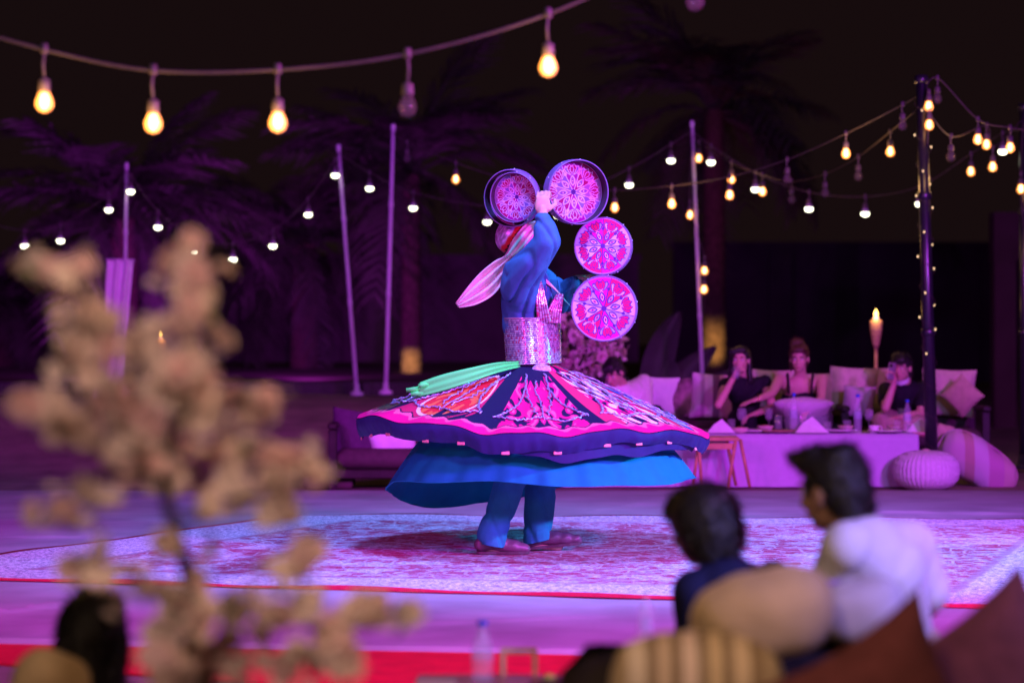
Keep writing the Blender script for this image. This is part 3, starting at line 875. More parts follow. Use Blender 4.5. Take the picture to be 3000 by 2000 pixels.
# ------------------------------------------------------------------ the flying skirt
NT, NS = 1080, 150
th = np.linspace(-pi, pi, NT, endpoint=False); s = np.linspace(0, 1, NS)
T, S = np.meshgrid(th, s, indexing='ij')
zrim = pinterp(T, {-180: .72, -135: .75, -90: .737, -60: .748, -42: .748, -20: .70, 0: .675, 20: .695, 45: .705, 66: .640, 92: .640, 135: .68})
zw = p(0, 838).z; RW, RR = 0.135, 0.945
rr = RW + (RR - RW) * S + 0.012 * np.sin(5 * T + 1) * S ** 2
g = S * (1.13 - 0.13 * S)
dip = (0.012 * np.sin(11 * T + 2.0 * S + 1.5 * np.sin(2 * T)) + 0.004 * np.sin(23 * T + 2 * np.sin(3 * T))) * S ** 3
ZSK = zw + (zrim - zw) * g + dip - 0.02 * np.sin(pi * S) * np.cos(T * 2)
skx, sky = p(1221, 838).x, DD


def skirt_xyz(t, sv, lift=0.0):
    """Point on the skirt at angle t, radius fraction sv."""
    i = ((np.asarray(t) + pi) / (2 * pi) * NT).astype(int) % NT; j = np.clip((np.asarray(sv) * (NS - 1)).astype(int), 0, NS - 1)
    r_ = rr[i, j]
    return np.stack([skx + r_ * np.sin(t), sky - r_ * np.cos(t), ZSK[i, j] + lift], -1)


navy = np.array([0.014, 0.011, 0.050]); hot = np.array([0.85, 0.008, 0.18]); pinkl = np.array([0.85, 0.13, 0.24]); redc = np.array([0.70, 0.02, 0.04])
cream = np.array([0.78, 0.68, 0.58]); blk = np.array([0.012, 0.010, 0.02]); bluec = np.array([0.03, 0.12, 0.50]); grn = np.array([0.10, 0.16, 0.06])
deg = np.degrees(T)
NP = 8; pw = 360 / NP; off = 4.0
pid = np.floor((deg - off + pw / 2) / pw).astype(int); a = ((deg - off + pw / 2) % pw) / pw * 2 - 1     # -1..1 across a panel
aa = np.abs(a)


def swirl(aa, s, k1, k2, k3, ph):
    """Mirrored arabesque of curling leaves: high inside the appliqué, low on the ground."""
    x = aa * (0.25 + s * 0.95); y = s
    xw = x + 0.10 * np.sin(13 * y + ph) + 0.05 * np.sin(24 * y + 11 * x); yw = y + 0.07 * np.sin(11 * x + 2 * ph) + 0.04 * np.cos(21 * x - 9 * y)
    return 1.5 * np.sin(16 * xw + ph) * np.sin(18 * yw + 0.6 * ph) + 0.75 * np.cos(31 * xw - 10 * yw) + 0.25


col = np.zeros((NT, NS, 3)); col[:] = navy
# per panel design
for k in range(-5, 6):
    mk = pid == k
    kk = k % NP
    f1 = swirl(aa, S, 17, 6.0, 9.0, 0.6 + kk)
    if kk == 0:        # front: hot-pink arabesque on navy
        body_ = (aa < 0.80 - 0.25 * (S - 0.55) ** 2) & (S > 0.14) & (S < 0.90) & (f1 > -0.22)
        c_ = np.where(body_[..., None], np.where((f1 > 1.25)[..., None], pinkl, hot), navy)
    elif kk in (7,):   # left of front: red panel with a long oval
        ov = ((aa / 0.62) ** 2 + ((S - 0.52) / 0.34) ** 2)
        c_ = np.where((ov < 1)[..., None], np.where((f1 > 0.5)[..., None], np.array([0.80, 0.16, 0.06]), redc), np.where((S > 0.20)[..., None] & (aa < 0.86 * S ** 0.3)[..., None], np.array([0.62, 0.02, 0.10]), navy))
        c_ = np.where(((ov > 0.92) & (ov < 1.08))[..., None], cream, c_)
        c_ = np.where(((S > 0.72) & (a > 0.1) & (f1 < 0.9))[..., None], navy, c_)
    elif kk in (1,):   # right of front: red border with cream figures
        c_ = np.where((aa > 0.62)[..., None], np.array([0.80, 0.03, 0.12]), np.where((f1 > 0.45)[..., None], cream, np.where((f1 > -0.5)[..., None], hot, navy)))
    elif kk in (2,):   # far right: blue with cream and red
        c_ = np.where((f1 > 0.7)[..., None], cream, np.where((f1 > 0.1)[..., None], redc, bluec))
        c_ = np.where((aa > 0.82)[..., None], navy, c_)
    elif kk in (6,):   # far left: black and green
        c_ = np.where((f1 > 0.55)[..., None], grn, np.where((f1 > 0.1)[..., None], np.array([0.45, 0.08, 0.06]), blk))
    else:
        c_ = np.where((f1 > 0.3)[..., None], hot, navy)
    col = np.where(mk[..., None], c_, col)
# scalloped pink border towards the rim
sc_ = 0.875 + 0.020 * np.sin(deg / 360 * 2 * pi * 46) + 0.012 * np.sin(deg / 360 * 2 * pi * 23 + 1)
scl = S > sc_
col = np.where(((S > sc_ - 0.012) & (~scl))[..., None], navy, col)
col = np.where(scl[..., None], np.where((S < sc_ + 0.035 + 0.012 * np.sin(T * 71))[..., None], pinkl, hot), col)
sk = obj('skirt', (np.stack([skx + rr * np.sin(T), sky - rr * np.cos(T), ZSK], -1).reshape(-1, 3), grid_faces(NT, NS, wrap_u=True)), mat_attr('skirt_applique', 0.62, 0.0, 0.25, 260), dancer, colors=col.reshape(-1, 3))

# navy hem band hanging from the rim, with a lower flounce and small pink tabs
navy_m = mat('navy_satin', (0.030, 0.022, 0.13), 0.55, var=0.12, scale=12, bump=0.15, bscale=200)
hs = np.linspace(0, 1, 12); TH, HS = np.meshgrid(th, hs, indexing='ij')
zr = ZSK[:, -1][:, None]; hgt_ = pinterp(TH, {-180: .08, -90: .105, -45: .085, 0: .10, 45: .055, 70: .07, 92: .075, 135: .08})
rh = rr[:, -1][:, None] + 0.010 * np.sin(pi * HS) - 0.035 * HS + (0.008 * np.sin(9 * TH + 3 * HS) + 0.0035 * np.sin(47 * TH + 4 * np.sin(3 * TH)) + 0.002 * np.sin(95 * TH + 3 * np.sin(5 * TH))) * HS
zh = zr - hgt_ * HS - 0.004 + 0.006 * np.sin(13 * TH) * HS
hem = obj('hem_band', (np.stack([skx + rh * np.sin(TH), sky - rh * np.cos(TH), zh], -1).reshape(-1, 3), grid_faces(NT, 12, wrap_u=True)), navy_m, sk)
fl_t = np.radians(np.linspace(-8, 74, 200)); FT, FS = np.meshgrid(fl_t, np.linspace(0, 1, 10), indexing='ij')
fi = ((FT + pi) / (2 * pi) * NT).astype(int) % NT
fade = np.sin(np.clip((np.degrees(FT) + 8) / 82, 0, 1) * pi) ** 0.5
rf = rr[fi, NS - 1] - 0.055 - 0.01 * FS + 0.01 * np.sin(8 * FT); zf = ZSK[fi, NS - 1] - 0.03 - (0.05 + 0.045 * fade) * FS * (0.35 + 0.65 * np.abs(np.cos(np.radians(np.degrees(FT) - 12) * 1.6))) - 0.02
obj('lower_flounce', (np.stack([skx + rf * np.sin(FT), sky - rf * np.cos(FT), zf], -1).reshape(-1, 3), grid_faces(200, 10)), navy_m, sk)
tab_m = mat('pink_tab', (0.85, 0.34, 0.34), 0.6)
for i in range(24):
    t_ = np.radians(-172 + i * 15.0 + random.uniform(-2, 2)); ii = int((t_ + pi) / (2 * pi) * NT) % NT
    r_ = rh[ii, -1] + 0.004; c_ = (skx + r_ * math.sin(t_), sky - r_ * math.cos(t_), zh[ii, -1] + 0.004)
    obj('tab', box(c_, (0.042, 0.006, 0.018), t_, 0.003), tab_m, hem, smooth=False)

# bead cords sewn on the skirt
cord_m = mat('bead_cord', (0.42, 0.32, 0.56), 0.28, metal=0.3, var=0.35, scale=180, spec=0.8)


def cord(path, r=0.0052):
    """path: list of (deg, s); twisted bead string laid on the cloth."""
    pts = []; rs = random.Random(len(path) + int(path[0][0]))
    for (d0, s0), (d1, s1) in zip(path[:-1], path[1:]):
        for k in range(10):
            f_ = k / 10; pts.append((np.radians(d0 + (d1 - d0) * f_), s0 + (s1 - s0) * f_))
    P = skirt_xyz(np.array([q[0] for q in pts]), np.array([q[1] for q in pts]), 0.008)
    P = P + np.random.RandomState(len(pts)).randn(len(P), 3) * 0.0035
    rad = [r * (0.65 + 0.55 * (i % 2)) for i in range(len(P))]
    obj('bead_cord', tube([Vector(q) for q in P], rad, 6), cord_m, sk)


for c0 in (off, off + 45, off + 90, off - 45, off - 90, off + 135, off - 135):
    for s_ in (-1, 1):
        cord([(c0 + 12 * s_, .12), (c0 + 9 * s_, .30), (c0 + 11 * s_, .5), (c0 + 16 * s_, .66), (c0 + 20 * s_, .74)])
    cord([(c0 - 19, .72), (c0 - 10, .78), (c0 - 2, .745), (c0 + 2, .745), (c0 + 10, .78), (c0 + 19, .72)])
    cord([(c0, .2), (c0 - 1, .36), (c0 + 1, .52), (c0, .74)], 0.004)
    cord([(c0 - 9, .28), (c0 - 5, .5), (c0 - 2, .7)], 0.004)
    cord([(c0 + 9, .30), (c0 + 6, .5), (c0 + 2, .7)], 0.004)

# blue underskirt, tilted: its back hangs lower at the left
ub = mat('blue_underskirt', (0.010, 0.29, 0.42), 0.7, var=0.06, scale=15, bump=0.12, bscale=500)
NU = 300; tu = np.linspace(-pi, pi, NU, endpoint=False); su = np.linspace(0, 1, 40); TU, SU = np.meshgrid(tu, su, indexing='ij')
zu = pinterp(TU, {-180: .265, -160: .215, -138: .185, -115: .26, -90: .360, -60: .415, -30: .438, 0: .432, 25: .405, 50: .412, 75: .420, 92: .405, 125: .43, 155: .36})
ru = 0.30 + 0.535 * SU ** 0.75 + (0.012 * np.sin(6 * TU + 1) + 0.006 * np.sin(19 * TU + 3 * np.sin(2 * TU)) + 0.003 * np.sin(43 * TU + 2 * np.sin(3 * TU))) * SU
zU = 0.86 + (zu - 0.86) * SU ** 1.25 + 0.006 * np.sin(8 * TU + 4 * SU) * SU
ux = p(1240, 1100).x
us = obj('underskirt', (np.stack([ux + ru * np.sin(TU), sky - ru * np.cos(TU), zU], -1).reshape(-1, 3), grid_faces(NU, 40, wrap_u=True)), ub, dancer)
obj('hem_cord', tube([Vector((ux + ru[i, -1] * math.sin(tu[i]), sky - ru[i, -1] * math.cos(tu[i]), zU[i, -1])) for i in list(range(NU)) + [0]], 0.004, 6, False), ub, us)

# folded green sash thrown out on the left, ends showing as rolled tubes
gm = mat('green_satin', (0.10, 1.0, 0.17), 0.5, var=0.06, scale=12, bump=0.1, bscale=200)
gs = ribbon('green_sash', [p(1195, 838, -.12), p(1140, 846, -.26), p(1080, 862, -.33), p(1015, 880, -.36), p(962, 895, -.36)],
            [Vector((.0, 0, .03)), Vector((0, 0, .055)), Vector((0, 0, .075)), Vector((0, 0, .085)), Vector((.01, 0, .075))], (0.1, -1, 0.35), 0.012, gm, dancer, 0.004, seed=1)
for k, (x_, y_) in enumerate([(955, 893), (958, 903), (968, 884)]):
    obj('rolled_end', tube([p(x_ + 22, y_ - 4, -.35), p(x_, y_, -.36 - .01 * k), p(x_ - 22 + 8 * k, y_ + 3, -.36 - .01 * k)], [0.014, 0.013, 0.012], 10), gm, gs)

# ------------------------------------------------------------------ the five frame drums
hoop_m = mat('drum_hoop', (0.20, 0.11, 0.28), 0.45, var=0.15, scale=20, bump=0.15)


def drum_colors(r, t, line_only=False):
    """Painted face: eight coloured sectors, almond and tulip in each, dark dividing lines and hub."""
    wht, lav, mag, red_, drk = np.array([.66, .46, .70]), np.array([.40, .34, .80]), np.array([.66, .012, .40]), np.array([.68, .012, .14]), np.array([.10, .03, .24])
    k = np.floor(t / (2 * pi) * 8).astype(int) % 8; a = (t / (2 * pi) * 8 - np.floor(t / (2 * pi) * 8)) * 2 - 1
    basec = np.array([wht, red_, mag, lav])[k % 4]; alm = np.array([lav, lav, wht, wht])[k % 4]; side = np.array([red_, wht, lav, red_])[k % 4]
    w = a * r * math.tan(pi / 8); aw = np.abs(w)                     # width coordinate inside the sector
    c = basec.copy()
    al = (aw / 0.080) + ((r - 0.36) / 0.15) ** 2                     # almond
    c = np.where((al < 1)[..., None], alm, c); ln = (np.abs(al - 1) < 0.30) & (r > .2)
    c = np.where(((aw < 0.026) & (np.abs(r - 0.35) < 0.05))[..., None], red_, c); ln |= (aw < 0.03) & (np.abs(r - 0.36) < 0.018)
    top_ = 0.90 - 0.09 * np.abs(np.cos(aw / 0.27 * pi * 1.5))         # three-pointed tulip
    tw = 0.27 * np.sqrt(np.clip((r - 0.54) / 0.22, 0, 1)) * (1 - .25 * np.clip((r - .78) / .14, 0, 1))
    tul = (aw < tw) & (r > 0.55) & (r < top_)
    c = np.where(tul[..., None], np.where((aw > tw * .62)[..., None], side, red_), c)
    ln |= ((np.abs(aw - tw) < 0.020) & (r > 0.55) & (r < top_)) | ((np.abs(r - top_) < 0.020) & (aw < tw)) | ((np.abs(aw - tw * .62) < .014) & tul)
    ln |= (np.abs(aw - 0.075 * np.clip(1 - 6 * np.abs(r - .72), 0, 1)) < 0.012) & (r > .58) & (r < .86)
    chk = (aw < 0.06) & (r > 0.50) & (r < 0.60); c = np.where((chk & (np.floor(w * 26 + .5) % 2 == np.floor(r * 26) % 2))[..., None], wht, c)
    e1 = np.minimum(np.abs(a - 1), np.abs(a + 1)) * r * math.tan(pi / 8)
    dk = ln | ((e1 ** 2 + (r - 0.62) ** 2) < 0.055 ** 2) | (e1 < 0.016) | (r < 0.09)
    c = np.where(dk[..., None], drk, c)
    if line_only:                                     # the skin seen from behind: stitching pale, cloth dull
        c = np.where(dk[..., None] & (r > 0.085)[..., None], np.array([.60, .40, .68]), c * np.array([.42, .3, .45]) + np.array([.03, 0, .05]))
    c = np.where((r > 0.955)[..., None], np.array([.40, .25, .55]), c)
    return c


def drum(label, px, py, ly, R, tilt_x, tilt_z, face_to_cam=True, depth=0.055, roll=0.0):
    """Axis starts towards the camera; tilt_z turns it sideways, tilt_x up or down."""
    c = p(px, py, ly); axv = Vector((0, -1, 0)); axv.rotate(Matrix.Rotation(tilt_z, 3, 'Z') @ Matrix.Rotation(tilt_x, 3, 'X'))
    d = thing('frame_drum', label, 'drum', tuple(c), 'painted frame drums held by the dancer')
    x = axv.cross(Vector((0, 0, 1))).normalized(); y = x.cross(axv).normalized() * -1
    nr, na = 56, 224
    r = np.linspace(0.004, 0.985, nr); t = np.linspace(0, 2 * pi, na, endpoint=False); TT, RR_ = np.meshgrid(t, r, indexing='ij')
    cc = drum_colors(RR_, (TT + roll) % (2 * pi), not face_to_cam)
    sgn = 1 if face_to_cam else -1
    P0 = np.array(c) + np.array(axv) * (depth / 2 * sgn)
    def pl(off_): return (P0 + np.array(axv) * off_ + R * RR_[..., None] * (np.cos(TT)[..., None] * np.array(x) + np.sin(TT)[..., None] * np.array(y))).reshape(-1, 3)
    va, vb = pl(0.001), pl(-0.001)
    fc = grid_faces(na, nr, wrap_u=True)
    obj('drum_skin', (np.vstack([va, vb]), fc + [tuple(i + len(va) for i in q[::-1]) for q in fc]), mat_attr('drum_paint', 0.55), d, colors=np.vstack([cc.reshape(-1, 3)] * 2))
    h = depth / 2; w = 0.006
    prof = [(R * .985, -h), (R * 1.0, -h - .004), (R * 1.025, -h), (R * 1.03, -h * .8), (R * 1.02, 0), (R * 1.03, h * .8), (R * 1.025, h), (R * 1.0, h + .004), (R * .985, h), (R * .985, -h)]
    hp = obj('hoop', lathe(prof, tuple(c), 72, axv, cap=False), hoop_m, d)
    obj('hoop_inner_shade', lathe([(R * .978, -h * .98), (R * .974, 0), (R * .978, h * .98)], tuple(c), 72, axv, cap=False), mat('hoop_inner_shade', (0.045, 0.025, 0.05), 0.8), hp)  # dark inner band paints the shadow inside the hoop
    for k in range(10):
        t_ = k * 0.6283 + 0.2; q = Vector(c) + (x * math.cos(t_) + y * math.sin(t_)) * R * 1.03
        obj('pin', ell(tuple(q), (0.005, 0.005, 0.005), None, 6, 4), cord_m, hp)
    return d


drum('lowest frame drum with its red and lilac face towards us', 1388, 708, -0.18, 0.172, 0.04, -0.12, True, roll=0.25)
drum('middle frame drum, face towards us, below the big raised drum', 1386, 566, -0.16, 0.151, -0.05, -0.16, True, roll=0.02)
drum('large raised frame drum seen from its open back, right of the hand', 1323, 441, -0.22, 0.168, 0.05, 0.36, False, 0.075, roll=0.3)
drum('outer of the two nested frame drums over the cap, open back', 1177, 455, -0.20, 0.150, 0.10, -0.42, False, 0.06, roll=0.1)
drum('inner of the two nested frame drums beside the raised fist', 1183, 453, -0.262, 0.130, 0.10, -0.40, False, 0.05, roll=0.5)

# ------------------------------------------------------------------ lounge behind the stage: furniture
def place(geo, loc, rx=0.0, ry=0.0, rz=0.0):
    M = Matrix.Translation(Vector(loc)) @ Matrix.Rotation(rz, 4, 'Z') @ Matrix.Rotation(ry, 4, 'Y') @ Matrix.Rotation(rx, 4, 'X')
    return xform(geo, M)


wood_d = mat('dark_wood', (0.030, 0.020, 0.020), 0.5, var=0.3, scale=12, bump=0.2)
up_d = mat('dark_upholstery', (0.09, 0.055, 0.06), 0.9, var=0.15, scale=20, bump=0.3, bscale=200)
cream_m = mat('cream_fabric', (0.62, 0.50, 0.38), 0.9, var=0.10, scale=20, bump=0.35, bscale=180)
white_m = mat('white_fabric', (0.78, 0.74, 0.76), 0.9, var=0.05, scale=20, bump=0.25, bscale=180)
beige_m = mat('beige_fabric', (0.50, 0.37, 0.26), 0.9, var=0.12, scale=20, bump=0.35, bscale=160)
lilac_m = mat('lilac_fabric', (0.55, 0.42, 0.52), 0.9, var=0.08, scale=20, bump=0.3, bscale=160)
stripe_m = mat_stripes('striped_lounge_fabric', [(0, (.62, .52, .52)), (.22, (.42, .32, .34)), (.30, (.66, .56, .54)), (.46, (.20, .12, .15)), (.60, (.60, .46, .34)), (.85, (.50, .36, .24))])
swirl_m = mat('swirl_fabric', (0.26, 0.15, 0.17), 0.9, var=0.7, scale=9)


def sofa(label, x0, x1, d, zseat=0.34, zback=0.62, dep=0.75, arms=True):
    xc, w = (x0 + x1) / 2, x1 - x0
    t = thing('sofa', label, 'sofa', (xc, d, GZ))
    obj('seat_cushion', box((xc, d - 0.03, zseat - 0.06), (w - 0.14, dep - 0.06, 0.15), bev=0.05), up_d, t)
    obj('backrest', box((xc, d + dep / 2 - 0.06, (zseat + zback) / 2), (w - 0.14, 0.14, zback - zseat + 0.06), bev=0.05), up_d, t)
    obj('frame', box((xc, d, zseat - 0.175), (w, dep, 0.07), bev=0.01), wood_d, t, smooth=False)
    for sx in (x0 + 0.05, x1 - 0.05):
        if arms: obj('armrest', box((sx, d - 0.02, zseat + 0.19), (0.07, dep, 0.05), bev=0.012), wood_d, t, smooth=False)
        for sy in (-dep / 2 + 0.05, dep / 2 - 0.05):
            obj('leg', box((sx, d + sy, (GZ + zseat + 0.16) / 2), (0.065, 0.065, zseat + 0.16 - GZ), bev=0.006), wood_d, t, smooth=False)
    return t


def pillow(label, px, py, d, w, h, t, material, rx=0.25, ry=0.0, rz=0.0, seed=0, name='cushion', group=None):
    c = at(px, py, d)
    if name == 'cushion' and seed in (21, 22, 23, 41, 42, 43, 47):      # well-stuffed rounded ones
        gv_, gf_ = ell((0, 0, 0), (1, 1, 1), None, 48, 28); e_ = .62
        gv_ = np.sign(gv_) * np.abs(gv_) ** np.array([.72, 1.0, .72]); gv_ = gv_ * np.array([w / 2, t / 2, h / 2])
        gv_ = gv_ * (1 + .05 * np.sin(gv_[:, :1] * 21 + seed) * np.cos(gv_[:, 2:] * 17 + seed) + .02 * np.sin(gv_[:, :1] * 60 + gv_[:, 2:] * 40))
        g = place((gv_, gf_), (0, 0, 0), rx, ry, rz)
    else:
        g = place(cushion(w, h, t, seed=seed, pinch=.15 if seed in (44, 45) else .06), (0, 0, 0), rx, ry, rz)
    o = obj(name, (np.asarray(g[0]) + np.array(c), g[1]), material, loc=tuple(c))
    tag(o, label, 'cushion', group)
    if seed in (21, 22, 41, 42, 43):                                # piped seam round the edge
        tt = np.linspace(0, 2 * pi, 64); sg = lambda q: np.sign(q) * np.abs(q) ** .72
        ring = np.stack([sg(np.cos(tt)) * w / 2 * 1.005, 0 * tt, sg(np.sin(tt)) * h / 2 * 1.005], 1)
        rv = place((ring, []), (0, 0, 0), rx, ry, rz)[0] + np.array(c)
        obj('piping', tube([Vector(q) for q in rv], .0045 if d < 10 else .007, 6, False), material, o)
    return o


def X(px, d): return at(px, 0, d).x


sofa('long dark sofa behind the white-clothed table, under three seated guests', X(1340, 20.5), X(1905, 20.5), 20.5)
sofa('dark sofa with cream cushions under the guest holding a phone', X(1915, 20.6), X(2260, 20.6), 20.6)
sofa('low black-framed sofa at the left, half behind the skirt', X(756, 18.75), X(1080, 18.75), 18.75, 0.27, 0.50, 0.7)
G1 = 'cushions on the lounge sofas'
pillow('pink-lit plain cushion behind the man in the white tee shirt', 1510, 912, 20.62, 0.36, 0.36, 0.14, white_m, 0.2, 0.05, 0.1, 1, group=G1)
pillow('dark swirl-patterned cushion between the plain and striped cushions', 1562, 915, 20.66, 0.36, 0.36, 0.14, swirl_m, 0.2, -0.1, 0, 2, group=G1)
pillow('striped cream and plum cushion left of the drinking woman', 1640, 910, 20.60, 0.40, 0.40, 0.15, stripe_m, 0.2, 0.06, 0, 3, group=G1)
pillow('cream cushion showing between the two seated women', 1768, 900, 20.70, .40, .40, .15, cream_m, .2, .04, 0, 11, group=G1)
pillow('cream cushion at the right shoulder of the reaching woman', 1893, 905, 20.68, .36, .38, .15, beige_m, .2, -.05, 0, 12, group=G1)
pillow('large cream cushion at the left end of the right sofa', 1958, 900, 20.66, 0.44, 0.44, 0.16, cream_m, 0.2, 0.05, 0.15, 4, group=G1)
pillow('cream back cushion just behind the guest with the phone', 2040, 895, 20.72, 0.42, 0.40, 0.16, cream_m, 0.15, -0.06, 0, 5, group=G1)
pillow('small lilac cushion leaning at the phone guest\'s arm', 1972, 922, 20.40, 0.28, 0.28, 0.11, lilac_m, 0.3, 0.05, 0.1, 6, group=G1)
pillow('wide cream cushion right of the black pole', 2178, 902, 20.66, 0.46, 0.42, 0.16, cream_m, 0.2, 0.04, -0.1, 7, group=G1)
pillow('tan cushion standing on its corner, at the right end of the sofa', 2210, 908, 20.36, 0.27, 0.27, 0.10, beige_m, 0.25, 0.78, -0.2, 8, group=G1)
pillow('big plum cushion on the low black-framed sofa', 822, 1005, 18.66, 0.44, 0.44, 0.16, lilac_m if False else mat('plum_fabric', (0.10, 0.04, 0.10), 0.9, var=0.15, scale=20, bump=0.3, bscale=160), 0.15, 0.12, -0.25, 9)
pillow('white cushion on the low black-framed sofa', 905, 1032, 18.62, 0.36, 0.34, 0.14, white_m, 0.3, -0.15, 0.1, 10)
ot = thing('ottoman', 'boxy dark ottoman in front of the low sofa at left', 'ottoman', tuple(ground(752, 1124, GZ)))
oc = ground(752, 1124, GZ)
obj('seat_pad', box((oc.x, oc.y + .2, .115), (.40, .40, .07), bev=.025), up_d, ot); obj('base', box((oc.x, oc.y + .2, .025), (.38, .38, .11), bev=.02), up_d, ot)

# low table under a white cloth
td0, td1, tz = 18.65, 19.35, 0.385
tx0, tx1 = X(1285, 18.65), X(2110, 18.65)
tb = thing('low_table', 'long low dining table under a white cloth, set with glasses', 'table', ((tx0 + tx1) / 2, 19.0, GZ))
obj('tabletop', box(((tx0 + tx1) / 2, 19.0, tz - .03), (tx1 - tx0 - .04, td1 - td0 - .04, .04)), wood_d, tb, smooth=False)
for sx in (tx0 + .15, tx1 - .15):
    for sy in (18.78, 19.22): obj('leg', box((sx, sy, (tz + GZ) / 2 - .02), (.06, .06, tz - GZ - .05)), wood_d, tb, smooth=False)
per = []
for i in range(160): per.append((tx0 + (tx1 - tx0) * i / 160, td0, 0, -1))
for i in range(40): per.append((tx1, td0 + (td1 - td0) * i / 40, 1, 0))
for i in range(160): per.append((tx1 - (tx1 - tx0) * i / 160, td1, 0, 1))
for i in range(40): per.append((tx0, td1 - (td1 - td0) * i / 40, -1, 0))
Vc = []
for j in range(9):
    f_ = j / 8
    for i, (x, y, nx, ny) in enumerate(per):
        w_ = (0.012 * math.sin(i * 0.42 + 1.5 * math.sin(i * .11)) + 0.01) * f_
        Vc.append((x + nx * w_, y + ny * w_, tz - (tz - GZ - 0.012) * f_ if j else tz))
kk = len(per); fcl = [(j * kk + i, (j + 1) * kk + i, (j + 1) * kk + (i + 1) % kk, j * kk + (i + 1) % kk) for j in range(8) for i in range(kk)]
fcl.append(tuple(range(kk)))
tc_o = obj('tablecloth', (Vc, fcl), mat('table_linen', (0.50, 0.42, 0.56), 0.9, var=.04, scale=20, bump=.2, bscale=180), loc=((tx0 + tx1) / 2, 19.0, tz))
tag(tc_o, 'long white tablecloth hanging to the ground over the low table', 'tablecloth')

wood_l = mat('light_wood', (0.48, 0.27, 0.13), 0.55, var=0.2, scale=14, bump=0.2)
st = thing('folding_stool', 'wooden folding tray stand with crossed legs before the table', 'stool', (X(1648, 18.35), 18.35, GZ))
sx0, sx1 = X(1598, 18.35), X(1690, 18.35); zt_ = at(0, 1006, 18.35).z
obj('top_board', box(((sx0 + sx1) / 2, 18.35, zt_), (sx1 - sx0 + .03, .30, .030), bev=.006), wood_l, st, smooth=False)
obj('rail', box(((sx0 + sx1) / 2, 18.235, zt_ - .055), (sx1 - sx0 - .02, .02, .045)), wood_l, st, smooth=False)
for (xa, xb, yy) in [(1690, 1672, 18.22), (1604, 1612, 18.22), (1606, 1592, 18.48), (1668, 1690, 18.48), (1700, 1722, 18.30)]:
    obj('leg', tube([(X(xa, yy), yy, zt_ - .005), (X(xb, yy), yy, 0.003)], [.014, .012], 8), wood_l, st)
nap_m = white_m

# ------------------------------------------------------------------ table ware
clear = mat_glass('clear_glass', (0.85, 0.85, 0.9), 0.93, 0.03)
plast = mat_glass('clear_plastic', (0.80, 0.84, 0.9), 0.84, 0.10)
capb = mat('blue_cap', (0.03, 0.10, 0.55), 0.4); waterm = mat_glass('water', (0.6, 0.75, 0.9), 0.93, 0.02)


def bottle(label, px, pybase, d, h, r=0.032, z=None, group=None, cap=True):
    b0 = at(px, pybase, d)
    if z is not None: b0.z = z
    t = thing('water_bottle', label, 'bottle', tuple(b0), group)
    pr = [(r * .85, 0), (r, .012), (r * .96, h * .18), (r, h * .22), (r * .96, h * .3), (r, h * .36), (r * .97, h * .5), (r, h * .6), (r * .8, h * .72), (r * .42, h * .84), (r * .40, h * .93)]
    obj('body', lathe(pr, tuple(b0), 20), plast, t)
    if cap: obj('cap', lathe([(r * .46, h * .925), (r * .48, h * .93), (r * .48, h * .995), (r * .42, h)], tuple(b0), 16), capb, t)
    obj('label_sleeve', lathe([(r * 1.02, h * .36), (r * 1.02, h * .56)], tuple(b0), 20, cap=False), mat_glass('sleeve', (0.5, 0.6, 0.8), 0.75, .3), t)
    return t


def wineglass(label, px, d, h=0.17, r=0.036, group=None, stem=True):
    b0 = at(px, 0, d); b0.z = tz + .004
    t = thing('wine_glass' if stem else 'tumbler', label, 'glass', tuple(b0), group)
    if stem:
        obj('bowl', lathe([(.006, h * .45), (r * .75, h * .52), (r, h * .68), (r * .92, h * .86), (r * .8, h), (r * .77, h), (r * .88, h * .85), (r * .95, h * .68), (r * .7, h * .54)], tuple(b0), 20, cap=False), clear, t)
        obj('stem', lathe([(.034, 0), (.034, .003), (.006, .010), (.005, h * .45)], tuple(b0), 16), clear, t)
    else:
        obj('wall', lathe([(r * .85, 0), (r, h), (r * .95, h), (r * .8, .01)], tuple(b0), 20), clear, t)
    return t


GB = 'drinks on the white-clothed table'
bottle('tall water bottle on the table, in front of the lilac cushion', 1970, 0, 18.85, .30, z=tz + .004, group=GB)
bottle('water bottle on the table beside the black pole', 2084, 0, 18.85, .26, z=tz + .004, group=GB)
bottle('water bottle standing before the lap pillow', 1823, 0, 18.9, .31, z=tz + .004, group=GB)
wineglass('round wine glass in front of the drinking woman', 1704, 18.95, .19, .042, GB)
wineglass('slim wine glass between the two women', 1766, 19.0, .19, .032, GB)
wineglass('low tumbler at the left end of the place settings', 1680, 19.05, .10, .034, GB, False)
vz = at(1852, 0, 19.1); vz.z = tz + .004
vs = thing('glass_vase', 'wide clear glass vase on the table under the lap pillow', 'vase', tuple(vz))
obj('wall', lathe([(.10, 0), (.17, .01), (.185, .13), (.18, .24), (.175, .24), (.178, .13), (.16, .02)], tuple(vz), 28), clear, vs)
obj('water', lathe([(.155, .02), (.174, .12)], tuple(vz), 28), waterm, vs)


def napkin(label, px, d, s=0.11):
    b0 = at(px, 0, d); b0.z = tz + .012
    v = [(-s, -s * .7, 0), (s, -s * .8, 0), (s * 1.1, s * .6, 0), (-s * .9, s * .7, 0), (0.1 * s, 0, s * .95), (-.5 * s, -.1 * s, s * .55), (.55 * s, .05 * s, s * .5)]
    f_ = [(0, 1, 6, 4, 5), (1, 2, 6), (2, 3, 4, 6), (3, 0, 5), (3, 5, 4), (3, 2, 1, 0)]
    o = obj('napkin', (np.array(v) + np.array(b0), f_), nap_m, loc=tuple(b0), smooth=False); tag(o, label, 'napkin', 'folded napkins on the table')


